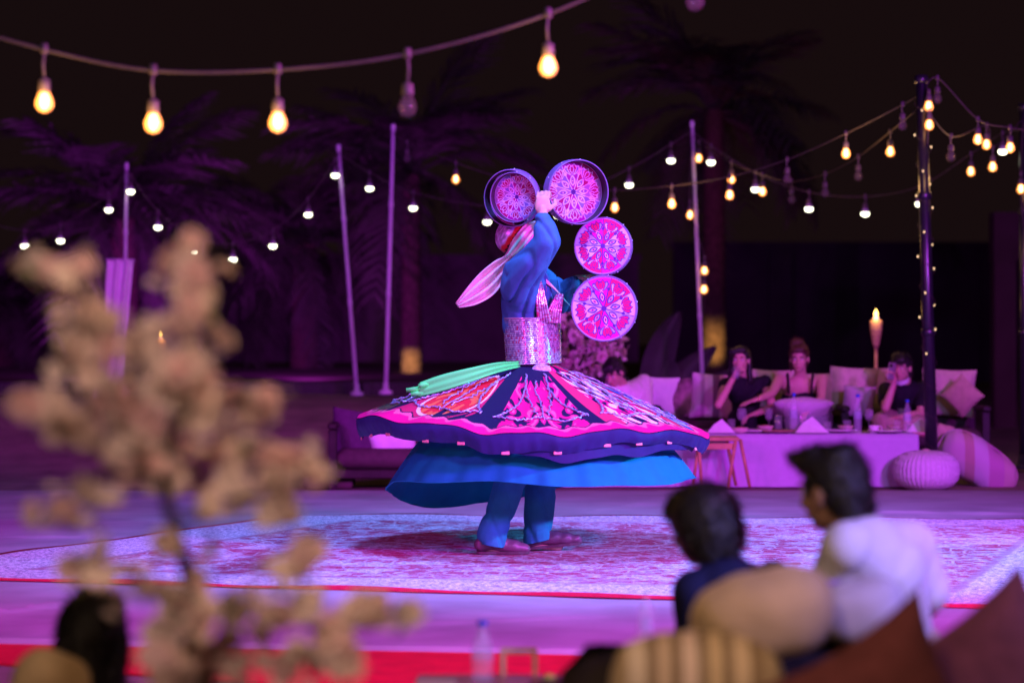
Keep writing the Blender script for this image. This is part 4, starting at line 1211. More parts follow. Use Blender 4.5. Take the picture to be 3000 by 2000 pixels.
napkin('folded white napkin over the folding tray stand', 1655, 18.75); napkin('peaked white napkin beside the glass vase', 1862, 18.78, .13); napkin('folded napkin at the table end by the black pole', 2112, 18.9, .11)
plate_m = mat('dark_plate', (0.10, 0.05, 0.06), 0.3); cup_m = mat('white_china', (0.8, 0.76, 0.74), 0.25, var=.03)
for lab, px, d in [('dark plate in front of the long-haired woman', 1730, 18.86), ('dark plate beside the tall water bottle', 1925, 18.9), ('dark plate near the small white cup', 2035, 18.82), ('dark plate by the slim wine glass', 1785, 18.8)]:
    b0 = at(px, 0, d); b0.z = tz + .003
    t = thing('plate', lab, 'plate', tuple(b0), 'plates on the low table')
    obj('dish', lathe([(.07, 0), (.12, .012), (.14, .022), (.135, .025), (.11, .014), (.06, .006)], tuple(b0), 28), plate_m, t)
    obj('rim', lathe([(.138, .020), (.144, .024), (.138, .027)], tuple(b0), 28, cap=False), cup_m if px != 1785 else wood_l, t)
b0 = at(2008, 0, 18.8); b0.z = tz + .004
cu = thing('cup', 'small white china cup left of the black pole', 'cup', tuple(b0))
obj('bowl', lathe([(.028, 0), (.034, .02), (.042, .06), (.038, .06), (.03, .02)], tuple(b0), 20), cup_m, cu)
obj('handle', tube([b0 + Vector((.04 + .02 * math.sin(t), 0, .035 + .02 * math.cos(t))) for t in np.linspace(0, pi, 8)], .004, 6), cup_m, cu)

bowl_m = mat('stoneware', (0.55, 0.42, 0.34), 0.4, var=.1); food_m = mat('food', (0.45, 0.20, 0.08), 0.7, var=.6, scale=60, bump=.8, bscale=90)
for lab, px, d in [('small bowl of nuts near the left napkin', 1700, 18.76), ('bowl of dips between the plates and the vase', 1758, 19.12), ('bowl of snacks right of the glass vase', 1942, 19.12), ('small bowl in front of the phone guest', 2055, 19.1), ('low bowl beside the table end bottle', 2100, 19.15)]:
    b0 = at(px, 0, d); b0.z = tz + .004
    t = thing('bowl', lab, 'bowl', tuple(b0), 'bowls on the low table')
    obj('dish', lathe([(.025, 0), (.05, .015), (.066, .045), (.061, .045), (.045, .018)], tuple(b0), 22), bowl_m, t); obj('food', ell((b0.x, b0.y, b0.z + .030), (.055, .055, .022), None, 14, 8), food_m, t)
for lab, px, d, hh_ in [('tumbler left of the tall water bottle', 1946, 18.82, .10), ('tumbler in front of the phone guest', 2060, 18.86, .10), ('tall tumbler right of the slim wine glass', 1788, 19.1, .13), ('short tumbler by the peaked napkin', 1900, 18.78, .09)]:
    wineglass(lab, px, d, hh_, .034, GB, False)
for lab, px, d in [('wine glass right of the tall water bottle', 1996, 19.05), ('wine glass at the far right of the table', 2070, 19.2)]: wineglass(lab, px, d, .18, .036, GB)

# ------------------------------------------------------------------ pouf and floor cushions by the pole
pc = ground(2140, 1130, GZ); pc.y += .25
pf = thing('pouf', 'round knitted white pouf at the foot of the black pole', 'pouf', (pc.x, pc.y, GZ))
nt2, np2 = 168, 26
TT, PP = np.meshgrid(np.linspace(0, 2 * pi, nt2, endpoint=False), np.linspace(-pi / 2 + .02, pi / 2 - .02, np2), indexing='ij')
rib = 0.010 * np.abs(np.sin(TT * 21)) ** .6 * np.cos(PP) ** .5 + 0.004 * np.sin(PP * 34 + 2 * np.cos(TT * 42))
rx_ = 0.245 + rib; hz_ = 0.150 + rib * .5
ce, se = np.sign(np.cos(PP)) * np.abs(np.cos(PP)) ** .7, np.sign(np.sin(PP)) * np.abs(np.sin(PP)) ** .85
Vp = np.stack([pc.x + rx_ * ce * np.cos(TT), pc.y + rx_ * ce * np.sin(TT), GZ + .150 + hz_ * se], -1).reshape(-1, 3)
obj('knit_cover', (Vp, grid_faces(nt2, np2, wrap_u=True)), mat('pouf_knit', (0.66, 0.62, 0.64), 0.95, var=.1, scale=60, bump=.5, bscale=120), pf)
obj('button', ell((pc.x, pc.y, GZ + .305), (.03, .03, .01)), cream_m, pf)
spiral = mat_stripes('banded_fabric', [(0, (.52, .40, .42)), (.3, (.44, .30, .24)), (.42, (.52, .44, .48)), (.6, (.46, .24, .34)), (.8, (.50, .36, .32))])


def floor_pillow(label, px, py, d, w, h, t, material, rx, ry, rz, seed):
    return pillow(label, px, py, d, w, h, t, material, rx, ry, rz, seed, group='floor cushions beside the pouf')


floor_pillow('banded floor cushion leaning left of the knitted pouf', 2052, 1074, 18.95, .44, .30, .24, spiral, .2, -.45, .2, 21)
floor_pillow('large pale banded cushion slumped right of the knitted pouf', 2245, 1062, 18.95, .66, .34, .28, spiral, .1, .60, -.25, 22)
floor_pillow('small beige bolster cushion beside the black pole', 2166, 1010, 19.2, .22, .26, .14, beige_m, .2, .2, 0, 23)

# ------------------------------------------------------------------ drape, torches
dr = thing('white_drape', 'long white drape hung on the leaning pole at left', 'drape', tuple(at(262, 935, 24.8)))
u = np.linspace(0, 1, 30); w = np.linspace(-1, 1, 28); Ug, Wg = np.meshgrid(u, w, indexing='ij')
lx = np.interp(Ug, [0, .45, 1], [247, 238, 214]); rx2 = np.interp(Ug, [0, .45, 1], [305, 292, 286]); py_ = 597 + 335 * Ug
pxg = (lx + rx2) / 2 + (rx2 - lx) / 2 * Wg
dz = 24.8 + .05 * np.sin(Wg * 8 + Ug * 2) * (.6 + .6 * Ug)
Vd = np.stack([(pxg - CX) / FPX * 24.8, dz, CAMZ - (py_ - HY) / FPX * 24.8], -1).reshape(-1, 3)
gfd = grid_faces(30, 28); Vd2 = Vd + np.array([0, .012, 0])
obj('cloth', (np.vstack([Vd, Vd2]), gfd + [tuple(i + len(Vd) for i in q[::-1]) for q in gfd]), white_m, dr)
obj('top_rod', tube([at(243, 596, 24.8), at(309, 598, 24.8)], .012, 8), pole_m, dr)


def torch(label, px, pyf, d, s, cane, zb):
    top = at(px, pyf, d); t = thing('tiki_torch', label, 'torch', (top.x, d, zb), 'bamboo torches')
    z = top.z
    obj('head', lathe([(.020, z - .34 * s), (.035, z - .28 * s), (.055, z - .14 * s), (.058, z - .08 * s), (.052, z - .055 * s)], (top.x, d, 0), 16), cane, t)
    obj('stick', tube([(top.x, d, zb), (top.x, d, z - .33 * s)], .014, 8), cane, t)
    obj('oil_can', lathe([(.03, z - .055 * s), (.03, z - .03 * s), (.012, z - .02 * s)], (top.x, d, 0), 12), pole_m, t)
    obj('flame', lathe([(.004, z - .025 * s), (.017, z - .008 * s), (.020, z + .008 * s), (.011, z + .03 * s), (.002, z + .055 * s)], (top.x, d, 0), 12), mat_emit('flame', (1.0, .55, .12), 9), t)
    for k in range(5):
        zz_ = z - .30 * s + k * .05 * s; r_ = np.interp(zz_, [z - .34 * s, z - .14 * s, z - .055 * s], [.021, .0565, .053]) + .002
        obj('band', lathe([(r_, zz_ - .004), (r_ + .002, zz_), (r_, zz_ + .004)], (top.x, d, 0), 16, cap=False), cane, t)
    return t


cane = mat('cane', (0.40, 0.25, 0.13), 0.7, var=.25, scale=40, bump=.4, bscale=90)
torch('burning cane torch behind the sofa at right', 2012, 722, 21.4, .88, cane, GZ)
torch('burning cane torch among the blossoms at left', 366, 768, 22.5, 0.9, cane, .25)
point('torch_glow_right', tuple(at(2012, 718, 21.3)), 4, (1, .5, .15)); point('torch_glow_left', tuple(at(366, 764, 22.4)), 5, (1, .5, .15))

# ------------------------------------------------------------------ string lights
cable_m = mat('cable', (0.07, 0.055, 0.05), 0.5, var=.2, scale=20)
sock_m = mat('socket', (0.09, 0.07, 0.075), 0.45, var=.1, scale=20)
core_w = mat_emit('filament_warm', (1.0, .56, .20), 17); core_c = mat_emit('dome_cool', (1.0, .98, .70), 6)
glow_w = mat_glass('amber_glass', (1.0, .6, .25), 0.50, .05, 1.2, (1.0, .27, .04)); off_g = mat_glass('unlit_glass', (0.30, .24, .24), 0.86, .04)
dome_top = mat('dome_top', (0.45, 0.40, 0.50), 0.4)


def spline(pts, n=8):
    P = np.array([tuple(q) for q in pts]); out = []
    for i in range(len(P) - 1):
        P0, P1, P2, P3 = P[max(i - 1, 0)], P[i], P[i + 1], P[min(i + 2, len(P) - 1)]
        for k in range(n):
            f_ = k / n
            out.append(Vector(0.5 * ((2 * P1) + (-P0 + P2) * f_ + (2 * P0 - 5 * P1 + 4 * P2 - P3) * f_ ** 2 + (-P0 + 3 * P1 - 3 * P2 + P3) * f_ ** 3)))
    out.append(Vector(P[-1])); return out


def bulb(parent, w, c, typ, s=1.0):
    """Drop cord and socket from cable point w to bulb centre c; bulb glass below."""
    k = Vector((random.uniform(-.006, .006), 0, 0)) * s
    t0 = c + Vector((0, 0, .068 * s))
    g = join(tube([w, w.lerp(t0, .5) + k, t0], .0052 * s, 6), lathe([(.010 * s, .072 * s), (.019 * s, .066 * s), (.021 * s, .036 * s), (.018 * s, .028 * s)], tuple(c), 12),
             lathe([(.012 * s, .02 * s), (.014 * s, -.012 * s), (.009 * s, -.014 * s)], tuple(w), 8))
    so = obj('socket', g, sock_m, parent)
    if typ == 'c':
        obj('housing', lathe([(.020 * s, .030 * s), (.030 * s, .004 * s), (.031 * s, .0)], tuple(c), 16), dome_top, so)
        obj('bulb', lathe([(.031 * s, 0), (.033 * s, -.012 * s), (.026 * s, -.028 * s), (.002 * s, -.035 * s)], tuple(c), 16), core_c, so)
    else:
        pr = [(.015 * s, .030 * s), (.021 * s, .018 * s), (.030 * s, -.004 * s), (.030 * s, -.020 * s), (.020 * s, -.036 * s), (.002 * s, -.043 * s)]
        b_ = obj('bulb', lathe(pr, tuple(c), 18), glow_w if typ == 'w' else off_g, so)
        fil = lathe([(.004 * s, .022 * s), (.012 * s, .012 * s), (.0135 * s, -.010 * s), (.009 * s, -.026 * s), (.002 * s, -.030 * s)], tuple(c), 12)
        obj('filament', fil, core_w if typ == 'w' else sock_m, so) if typ == 'w' else obj('filament', tube([c + Vector((-.01 * s, 0, .02 * s)), c + Vector((-.008 * s, 0, -.02 * s)), c + Vector((.008 * s, 0, -.02 * s)), c + Vector((.01 * s, 0, .02 * s))], .0012 * s, 5), sock_m, so)


def string_light(label, start, end, bulbs, drop=.15, r=.006, s=1.2, group='festoon strings between the far poles'):
    """start/end = (px, py, d); bulbs = (px, py, d, type)."""
    A, B = at(*start), at(*end); hang = []; cs = []
    for px, py, d, ty in bulbs:
        c = at(px, py, d); cs.append((c, ty)); hang.append(c + Vector((0, 0, drop)))
    t = thing('string_light', label, 'string light', tuple(A), group)
    obj('cable', tube(spline([A] + hang + [B]), r, 6), cable_m, t)
    for (c, ty), w in zip(cs, hang): bulb(t, w, c, ty, s)
    return t


string_light('nearest festoon string with large warm bulbs across the top left', (-160, 40, 8.0), (1950, -260, 8.0),
             [(102, 230, 8, 'w'), (352, 278, 8, 'w'), (638, 276, 8, 'w'), (936, 240, 8, 'u'), (1259, 148, 8, 'w'), (1597, -4, 8, 'u')], .166, .0062, 1.0, None)
string_light('festoon string of cool bulbs left of the leftmost pole', (-80, 480, 25.5), (291, 392, 25), [(-20, 545, 25.5, 'c'), (57, 562, 25.3, 'c'), (139, 550, 25.2, 'c'), (250, 479, 25, 'c')])
string_light('sagging string of cool bulbs between the two left poles', (291, 396, 25), (778, 350, 25), [(300, 437, 24.9, 'c'), (363, 519, 25, 'c'), (442, 576, 25, 'c'), (535, 593, 25, 'c'), (627, 562, 25, 'c'), (708, 490, 25, 'c'), (770, 400, 24.9, 'c')])
string_light('string of cool bulbs running from the leaning pole behind the dancer', (779, 354, 25), (1590, 300, 24), [(849, 430, 24.9, 'c'), (949, 475, 24.8, 'c'), (1119, 507, 24.6, 'c'), (1282, 492, 24.4, 'c'), (1445, 422, 24.2, 'c'), (1541, 366, 24.1, 'c')])
string_light('long warm string from the bright pole behind the drums to the black pole', (903, 305, 24), (2116, 215, 18.7),
             [(935, 362, 23.8, 'u'), (1047, 410, 23.2, 'w'), (1165, 448, 22.8, 'w'), (1290, 470, 22.4, 'w'), (1412, 475, 22, 'w'), (1543, 466, 21.4, 'w'), (1676, 446, 20.8, 'w'), (1808, 408, 20.2, 'u'), (1943, 350, 19.5, 'w'), (2073, 285, 18.9, 'u')])
string_light('mixed lit and unlit string between the slim pole and black pole', (1592, 300, 24), (2116, 245, 18.7),
             [(1605, 362, 23.9, 'w'), (1680, 410, 23, 'w'), (1751, 438, 22.2, 'w'), (1818, 455, 21.5, 'u'), (1895, 440, 20.8, 'u'), (1971, 402, 20, 'u'), (2045, 346, 19.3, 'w')])
string_light('string of cool dome bulbs sagging lowest at the right', (1593, 305, 24), (2360, 300, 21),
             [(1633, 370, 23.9, 'c'), (1735, 432, 23.7, 'c'), (1858, 477, 23.4, 'c'), (1987, 488, 23, 'c'), (2112, 465, 22.4, 'c'), (2230, 392, 21.8, 'w'), (2303, 345, 21.3, 'c')])
string_light('short warm string from the black pole top to the right edge', (2120, 215, 18.7), (2460, 340, 19.5), [(2153, 224, 18.8, 'u'), (2246, 318, 19, 'w'), (2320, 337, 19.2, 'w'), (2400, 350, 19.3, 'w')])
string_light('warm string drooping right of the black pole', (2122, 240, 18.7), (2352, 270, 21), [(2184, 357, 19.2, 'u'), (2266, 330, 20, 'w'), (2280, 381, 20.2, 'w')])
string_light('two warm bulbs hanging on the black pole near its top', (2128, 200, 18.64), (2131, 330, 18.62), [(2133, 242, 18.62, 'w'), (2134, 285, 18.62, 'w')], .10, .004)
string_light('warm bulbs hanging down the slim pole behind the lounge', (1592, 310, 23.9), (1617, 720, 23.9), [(1585, 492, 23.9, 'w'), (1618, 620, 23.9, 'w'), (1617, 663, 23.9, 'w')], .12, .004)
string_light('warm bulb on the pole at the right edge', (2350, 280, 20.9), (2350, 520, 20.9), [(2345, 432, 20.9, 'w')], .12, .004)
for nm, px, py, d, pw_ in [('string_glow', 1700, 430, 22.8, 8), ('string_glow', 1945, 355, 19.4, 10), ('string_glow', 2250, 345, 19.4, 9), ('string_glow', 1543, 470, 21.3, 10), ('string_glow', 2134, 290, 18.4, 4)]:
    point(nm, tuple(at(px, py, d) + Vector((0, -.12, -.05))), pw_, (1, .52, .18), .06)
for px, py in [(102, 230), (352, 278), (638, 276), (1259, 148)]:
    point('festoon_glow', tuple(at(px, py, 8) + Vector((0, -.08, -.02))), 3.0, (1, .5, .16), .05)
# festoon strings carry on over the camera's side of the tables
point('festoon_glow', (-0.35, 1.5, 2.2), 165, (1, .70, .52), .06)
point('festoon_glow', (0.35, 3.6, 2.2), 42, (1, .60, .32), .06)

fa, fb = at(2117, 205, 18.7), at(2140, 1040, 18.7); fairy = thing('fairy_lights', 'tiny fairy lights wound around the thick black pole', 'fairy lights', tuple(fb))
hel = [fa.lerp(fb, i / 150) + Vector((.058 * math.cos(i * .5), .058 * math.sin(i * .5), 0)) for i in range(151)]
obj('wire', tube(hel, .0022, 5), cable_m, fairy)
led = mat_emit('fairy_led', (1, .62, .35), 2.2)
for i in range(4, 110, 5):
    obj('led', ell(tuple(hel[i] + (hel[i] - fa.lerp(fb, i / 150)) * .12), (.0055, .0055, .009), None, 8, 6), led, fairy)

# ------------------------------------------------------------------ seated guests
def limb2(a, b, c): return a, a.lerp(b, .5), b, b.lerp(c, .35), c


def figure(label, J, skin, s=1.0, face=(0, -1, 0), up=(0, 0, 1), voxel=.0065, head_s=.95, feet=True, hands=(None, None), mouth=True):
    """Grow one continuous body over joints J (dict of Vectors)."""
    b0 = J['pelvis'].copy(); b0.z = J.get('base', GZ)
    t = thing('person', label, 'person', tuple(b0), 'guests')
    R = frame_of(face, up); g = head_prims(J['head'], R, head_s)
    g += chain([J['chest'].lerp(J['neck'], .7), J['neck'], J['head'] + R @ Vector((0, -.01, -.04))], [.06 * s, .052 * s, .05 * s])
    fr = J['shL'] - J['shR']; fr = fr.normalized() if fr.length > 1e-4 else Vector((1, 0, 0)); upv = (J['neck'] - J['pelvis']).normalized()
    RT = Matrix((fr, fr.cross(upv).normalized(), upv)).transposed()
    g += [ell(tuple(J['chest']), (.155 * s, .105 * s, .17 * s), np.array(RT)), ell(tuple(J['pelvis']), (.155 * s, .115 * s, .12 * s), np.array(RT)), cap_limb(J['chest'], .105 * s, J['pelvis'], .115 * s)]
    for sd in 'LR':
        g += chain([J['chest'].lerp(J['sh' + sd], .5), J['sh' + sd]], [.07 * s, .052 * s]); g += chain(limb2(J['sh' + sd], J['el' + sd], J['wr' + sd]), [.052 * s, .044 * s, .037 * s, .036 * s, .025 * s])
        if 'kn' + sd in J: g += chain(limb2(J['pelvis'].lerp(J['kn' + sd], .12) + (J['sh' + sd] - J['chest']) * .45, J['kn' + sd], J['an' + sd]), [.085 * s, .072 * s, .055 * s, .05 * s, .034 * s]); g += [cap_limb(J['an' + sd], .034 * s, J['to' + sd], .026 * s)] if 'to' + sd in J else []
    for sd, h in zip('LR', hands):
        if h: g += hand_prims(J['wr' + sd], h[0], h[1], h[2], h[3] if len(h) > 3 else 1, s * .95)
        else: g += [ell(tuple(J['wr' + sd] + (J['wr' + sd] - J['el' + sd]).normalized() * .05), (.03, .03, .045))]
    b_ = organic('body', g, voxel, skin, t, 3)
    face_parts(b_, J['head'], R, head_s, mouth)
    return t, R, RT


def top_garment(t, J, RT, m, s=1.0, sleeve=0.55, name='shirt', grow=.014, low=0.0, voxel=.008, collar=True, folds=.004, extra=()):
    g = list(extra) + [ell(tuple(J['chest']), ((.155 + grow) * s, (.105 + grow) * s, (.165 + grow) * s), np.array(RT)), cap_limb(J['chest'], (.112 + grow) * s, J['pelvis'], (.125 + grow) * s),
         ell(tuple(J['pelvis']), ((.16 + grow) * s, (.118 + grow) * s, .10 * s), np.array(RT))]
    for sd in 'LR':
        e = J['sh' + sd].lerp(J['el' + sd], sleeve) if sleeve <= 1 else J['el' + sd].lerp(J['wr' + sd], sleeve - 1)
        g += chain([J['chest'].lerp(J['sh' + sd], .45), J['sh' + sd]], [(.082 + grow) * s, (.058 + grow) * s])
        if sleeve > 1: g += chain([J['sh' + sd], J['el' + sd], e], [(.058 + grow) * s, (.044 + grow) * s, (.034 + grow) * s])
        elif sleeve > 0: g += chain([J['sh' + sd], e], [(.058 + grow) * s, (.053 + grow) * s])
    o = organic(name, g, voxel, m, t, 5, warp=fold_warp(folds, [((.8, .4, -.5), 30, random.random() * 6, None)]))
    if collar: obj('collar', lathe([(.066 * s, -.012), (.068 * s, .01), (.060 * s, .018), (.056 * s, .0)], tuple(J['neck'] - (J['neck'] - J['chest']) * .12), 20, tuple(J['neck'] - J['chest']), cap=False), m, o)
    return o


def legs_garment(t, J, m, s=1.0, grow=.016):
    g = [ell(tuple(J['pelvis']), ((.16 + grow) * s, (.13 + grow) * s, .10 * s))]
    for sd in 'LR':
        if 'kn' + sd in J: g += chain(limb2(J['pelvis'].lerp(J['kn' + sd], .12) + (J['sh' + sd] - J['chest']) * .45, J['kn' + sd], J['an' + sd]), [(.09 + grow) * s, (.078 + grow) * s, (.06 + grow) * s, (.056 + grow) * s, (.042 + grow) * s])
    return organic('trousers', g, .009, m, t, 5, warp=fold_warp(.004, [((.8, .4, -.5), 34, 1.0, None)]))


def hair_cap(t, c, R, m, hs=.95, extra=(), front=.30, grow=1.0, name='hair', strands=0.0):
    """Hair as one mass over the skull: cap cut at the hairline plus extra locks."""
    c = Vector(c)
    def q(x, y, z): return tuple(c + R @ Vector((x, y, z)) * hs)
    g = [ell(q(0, -.022, .042), (.084 * hs * grow, .096 * hs * grow, .088 * hs * grow), np.array(R)), ell(q(0, -.052, -.010), (.074 * hs * grow, .066 * hs, .085 * hs), np.array(R)),
         ell(q(0, .040, .088), (.064 * hs, .050 * hs, .034 * hs), np.array(R))]
    for kind, *a in extra:
        if kind == 'e': g.append(ell(q(*a[0]), tuple(k * hs for k in a[1]), np.array(R)))
        else: g.append(cap_limb(q(*a[0]), a[1] * hs, q(*a[2]), a[3] * hs))
    o = organic(name, g, .005, m, t, 3, warp=fold_warp(.0022, [((1, .3, .2), 210, .4, None), ((.2, 1, .3), 190, 2.0, None)]))
    n = len(o.data.vertices); co = np.empty(n * 3); no = np.empty(n * 3); o.data.vertices.foreach_get('co', co); o.data.vertices.foreach_get('normal', no)
    co = co.reshape(-1, 3) + np.array(ROOT[t.name]); no = no.reshape(-1, 3); rs = np.random.RandomState(n % 997); V, Fc = [], []
    upv = np.array(R @ Vector((0, 0, 1))); bk = np.array(R @ Vector((0, -1, 0)))
    for i in rs.choice(n, min(n, 1500), replace=False):            # loose locks lying over the mass
        top_ = float(no[i] @ upv); fl = (bk * .5 - upv * .9) if top_ < .6 else (bk * .8 + rs.randn(3) * .6)
        d_ = fl - no[i] * (fl @ no[i]) + no[i] * rs.uniform(.12, .55) + rs.randn(3) * .18; d_ /= np.linalg.norm(d_)
        L_ = hs * rs.uniform(.018, .046); w_ = np.cross(d_, no[i]) * .0026; b_ = len(V); q0 = co[i] - no[i] * .002
        V += [q0 - w_, q0 + w_, q0 + d_ * L_ * .6 + w_ * .8, q0 + d_ * L_ - no[i] * .003]; Fc.append((b_, b_ + 1, b_ + 2, b_ + 3))
    struct(obj('strands', (np.array(V), Fc), m, o), 'stuff')
    return o


dkc = mat('black_cloth', (0.012, 0.010, 0.016), 0.8, var=.2, scale=30, bump=.2, bscale=300)
whc = mat('white_tee', (0.74, 0.70, 0.70), 0.85, var=.05, scale=30, bump=.15, bscale=300)
bgc = mat('beige_trouser', (0.42, 0.31, 0.24), 0.85, var=.1, scale=30, bump=.2, bscale=300)


def seat_legs(J, xo, d, spread=.12, z=.50):
    """Thighs forward from the pelvis, shins down to the ground."""
    for sd, sg in (('L', 1), ('R', -1)):
        J['kn' + sd] = Vector((J['pelvis'].x + sg * spread + xo, d, z)); J['an' + sd] = Vector((J['pelvis'].x + sg * spread + xo, d - .05, .06)); J['to' + sd] = J['an' + sd] + Vector((0, -.16, -.04))


# man in white tee, bent forward over the table end
J = dict(head=at(1410, 856, 19.78), neck=at(1432, 893, 19.92), chest=at(1452, 912, 20.0), pelvis=at(1480, 985, 20.35), shL=at(1482, 882, 19.92), shR=at(1404, 892, 20.0), elL=at(1480, 958, 19.75), wrL=at(1445, 985, 19.55), elR=at(1390, 960, 19.7), wrR=at(1410, 985, 19.5))
J['shL'].y = 20.12; J['shR'].y = 19.86; seat_legs(J, -.05, 19.9)
t, R, RT = figure('man in a white tee shirt bent over the table, head down', J, SKIN, 1.1, face=(-.45, -.72, -.5), up=(-.3, -.35, .8), hands=(((-1, -.3, -.2), (0, 0, 1), .35), ((-.3, -1, -.2), (0, 0, 1), .35)))
top_garment(t, J, RT, whc, 1.12, sleeve=.7); legs_garment(t, J, dkc); hair_cap(t, J['head'], R, HAIR, extra=[('e', (0, .06, .07), (.06, .04, .03))])

# long-haired woman drinking
J = dict(head=at(1701, 828, 20.0), neck=at(1708, 862, 20.06), chest=at(1712, 902, 20.12), pelvis=at(1716, 975, 20.35), shL=at(1756, 878, 20.10), shR=at(1668, 884, 20.02), elL=at(1775, 935, 19.95), wrL=at(1735, 950, 19.75), elR=at(1650, 930, 19.72), wrR=at(1684, 868, 19.80))
seat_legs(J, .08, 19.85)
t, R, RT = figure('long-haired woman in black drinking from a glass', J, SKIN, .92, face=(-.30, -.95, .02), hands=(((-.8, -.4, -.2), (0, 0, 1), .4), ((.35, -.15, .9), (-.8, .3, .2), .7, -1)))
top_garment(t, J, RT, dkc, .92, sleeve=.12, collar=False); legs_garment(t, J, dkc, .95)
hair_cap(t, J['head'], R, HAIR, extra=[('c', (.070, -.02, .02), .036, (.085, -.02, -.22), .034), ('c', (-.066, -.02, .02), .030, (-.080, -.03, -.18), .022), ('c', (0, -.07, 0), .06, (0, -.085, -.30), .05), ('e', (.05, .05, .075), (.04, .04, .03))])
gl = thing('tumbler', 'drinking glass held to the lips of the long-haired woman', 'glass', tuple(at(1691, 856, 19.78)))
gq = at(1691, 856, 19.76); obj('wall', lathe([(.026, -.05), (.034, .05), (.031, .05), (.024, -.045)], tuple(gq), 18, (.1, .35, .9)), clear, gl)
obj('drink', lathe([(.024, -.04), (.028, .01)], tuple(gq), 18, (.1, .35, .9)), waterm, gl)

# woman with hair up, reaching across the table
J = dict(head=at(1836, 824, 19.95), neck=at(1838, 856, 20.02), chest=at(1838, 900, 20.1), pelvis=at(1836, 975, 20.35), shL=at(1888, 872, 20.06), shR=at(1790, 872, 20.0), elL=at(1886, 915, 19.85), wrL=at(1862, 940, 19.66), elR=at(1772, 904, 19.75), wrR=at(1742, 916, 19.55))
seat_legs(J, 0, 19.85)
t, R, RT = figure('woman with pinned-up hair and black strap top reaching out her arm', J, SKIN, .95, face=(-.22, -.96, -.12), hands=(((-.6, -.6, -.3), (0, 0, 1), .4), ((-.95, -.25, -.25), (0, -.2, 1), .12)))
g = [cap_limb(J['chest'] + Vector((0, .01, -.06)), .135, J['pelvis'], .135), ell(tuple(J['chest'] + Vector((0, .01, -.05))), (.160, .122, .10))]
tk = organic('tank_top', g, .008, dkc, t, 4)
for sx, ln in ((-1, 1812), (1, 1864)):
    obj('strap', tube([at(ln, 905, 19.96), at(ln + 1 * sx, 880, 19.94), at(ln + 3 * sx, 858, 20.0), at(ln + 4 * sx, 868, 20.14)], .011, 8), dkc, tk)
legs_garment(t, J, dkc, .95)
hair_cap(t, J['head'], R, HAIRB, extra=[('e', (.02, -.05, .125), (.058, .055, .05)), ('c', (.066, -.02, .0), .02, (.074, -.01, -.09), .008)])
obj('bracelet', tube([J['wrR'] + Vector((.006 * math.cos(a), .027 * math.cos(a), .027 * math.sin(a))) for a in np.linspace(0, 2 * pi, 16)], .005, 6, False), mat('gold', (.8, .5, .2), .25, 1.0), t)
lap = pillow('pale patterned pillow on the lap of the reaching woman', 1840, 936, 19.72, .50, .34, .15, lilac_m, 1.30, 0, 0, 31)

# guest in black polo with a phone
J = dict(head=at(2072, 846, 20.05), neck=at(2078, 876, 20.12), chest=at(2082, 915, 20.2), pelvis=at(2072, 975, 20.38), shL=at(2122, 893, 20.16), shR=at(2036, 896, 20.1), elL=at(2114, 950, 19.98), wrL=at(2068, 958, 19.8), elR=at(2034, 936, 19.78), wrR=at(2052, 884, 19.78))
J['knL'] = at(2110, 975, 19.85); J['anL'] = at(2032, 985, 19.80); J['toL'] = J['anL'] + Vector((-.12, -.03, -.02)); J['knR'] = at(2022, 968, 19.85); J['anR'] = at(2085, 990, 19.72); J['toR'] = J['anR'] + Vector((.12, -.03, -.02))
t, R, RT = figure('guest in a black polo shirt and beige trousers filming with a phone', J, SKIN, face=(-.55, -.83, -.05), hands=(((-1, -.1, -.1), (0, 0, 1), .4), ((-.1, -.1, 1), (.5, .5, 0), .6)))
top_garment(t, J, RT, dkc, sleeve=.6); legs_garment(t, J, bgc); hair_cap(t, J['head'], R, HAIR, extra=[('e', (0, .07, .075), (.066, .034, .036)), ('e', (.02, 0, .11), (.07, .08, .03))])
obj('face_mask', lathe([(.060, -.02), (.066, .0), (.064, .022)], tuple(J['head'] + Vector((-.01, -.02, -.095))), 20, (-.2, -.35, .8), cap=False), white_m, t)
ph = thing('phone', 'silver phone held up by the guest in black', 'phone', tuple(at(2048, 852, 19.74)))
obj('case', place(box((0, 0, 0), (.072, .010, .14), bev=.004), at(2048, 852, 19.74), .1, .1, .5), mat('phone_case', (.55, .5, .5), .25, .6, var=.02), ph, smooth=False)
obj('camera_bump', place(box((-.018, -.007, .045), (.026, .005, .030), bev=.002), at(2048, 852, 19.74), .1, .1, .5), EYE_D, ph, smooth=False)

# ------------------------------------------------------------------ blossom arrangements
pet_m = mat('petal', (0.86, 0.70, 0.68), 0.75, var=.14, scale=12, sheen=.2)
pet_m2 = mat('petal_pink', (0.84, 0.58, 0.62), 0.75, var=.14, scale=12, sheen=.2)
for _m in (pet_m, pet_m2):
    _nt = _m.node_tree; _b = _nt.nodes['Principled BSDF']; _tr = _nt.nodes.new('ShaderNodeBsdfTranslucent'); _mx = _nt.nodes.new('ShaderNodeMixShader'); _mx.inputs[0].default_value = .40
    _nt.links.new(_b.inputs['Base Color'].links[0].from_socket, _tr.inputs['Color']); _nt.links.new(_b.outputs[0], _mx.inputs[1]); _nt.links.new(_tr.outputs[0], _mx.inputs[2]); _nt.links.new(_mx.outputs[0], _nt.nodes['Material Output'].inputs[0])
twig_m = mat('twig', (0.035, 0.022, 0.015), 0.85, var=.3, scale=40, bump=.5, bscale=80)
leafg = mat('blossom_leaf', (0.10, 0.12, 0.03), 0.6, var=.2, scale=20)
blossoms = []
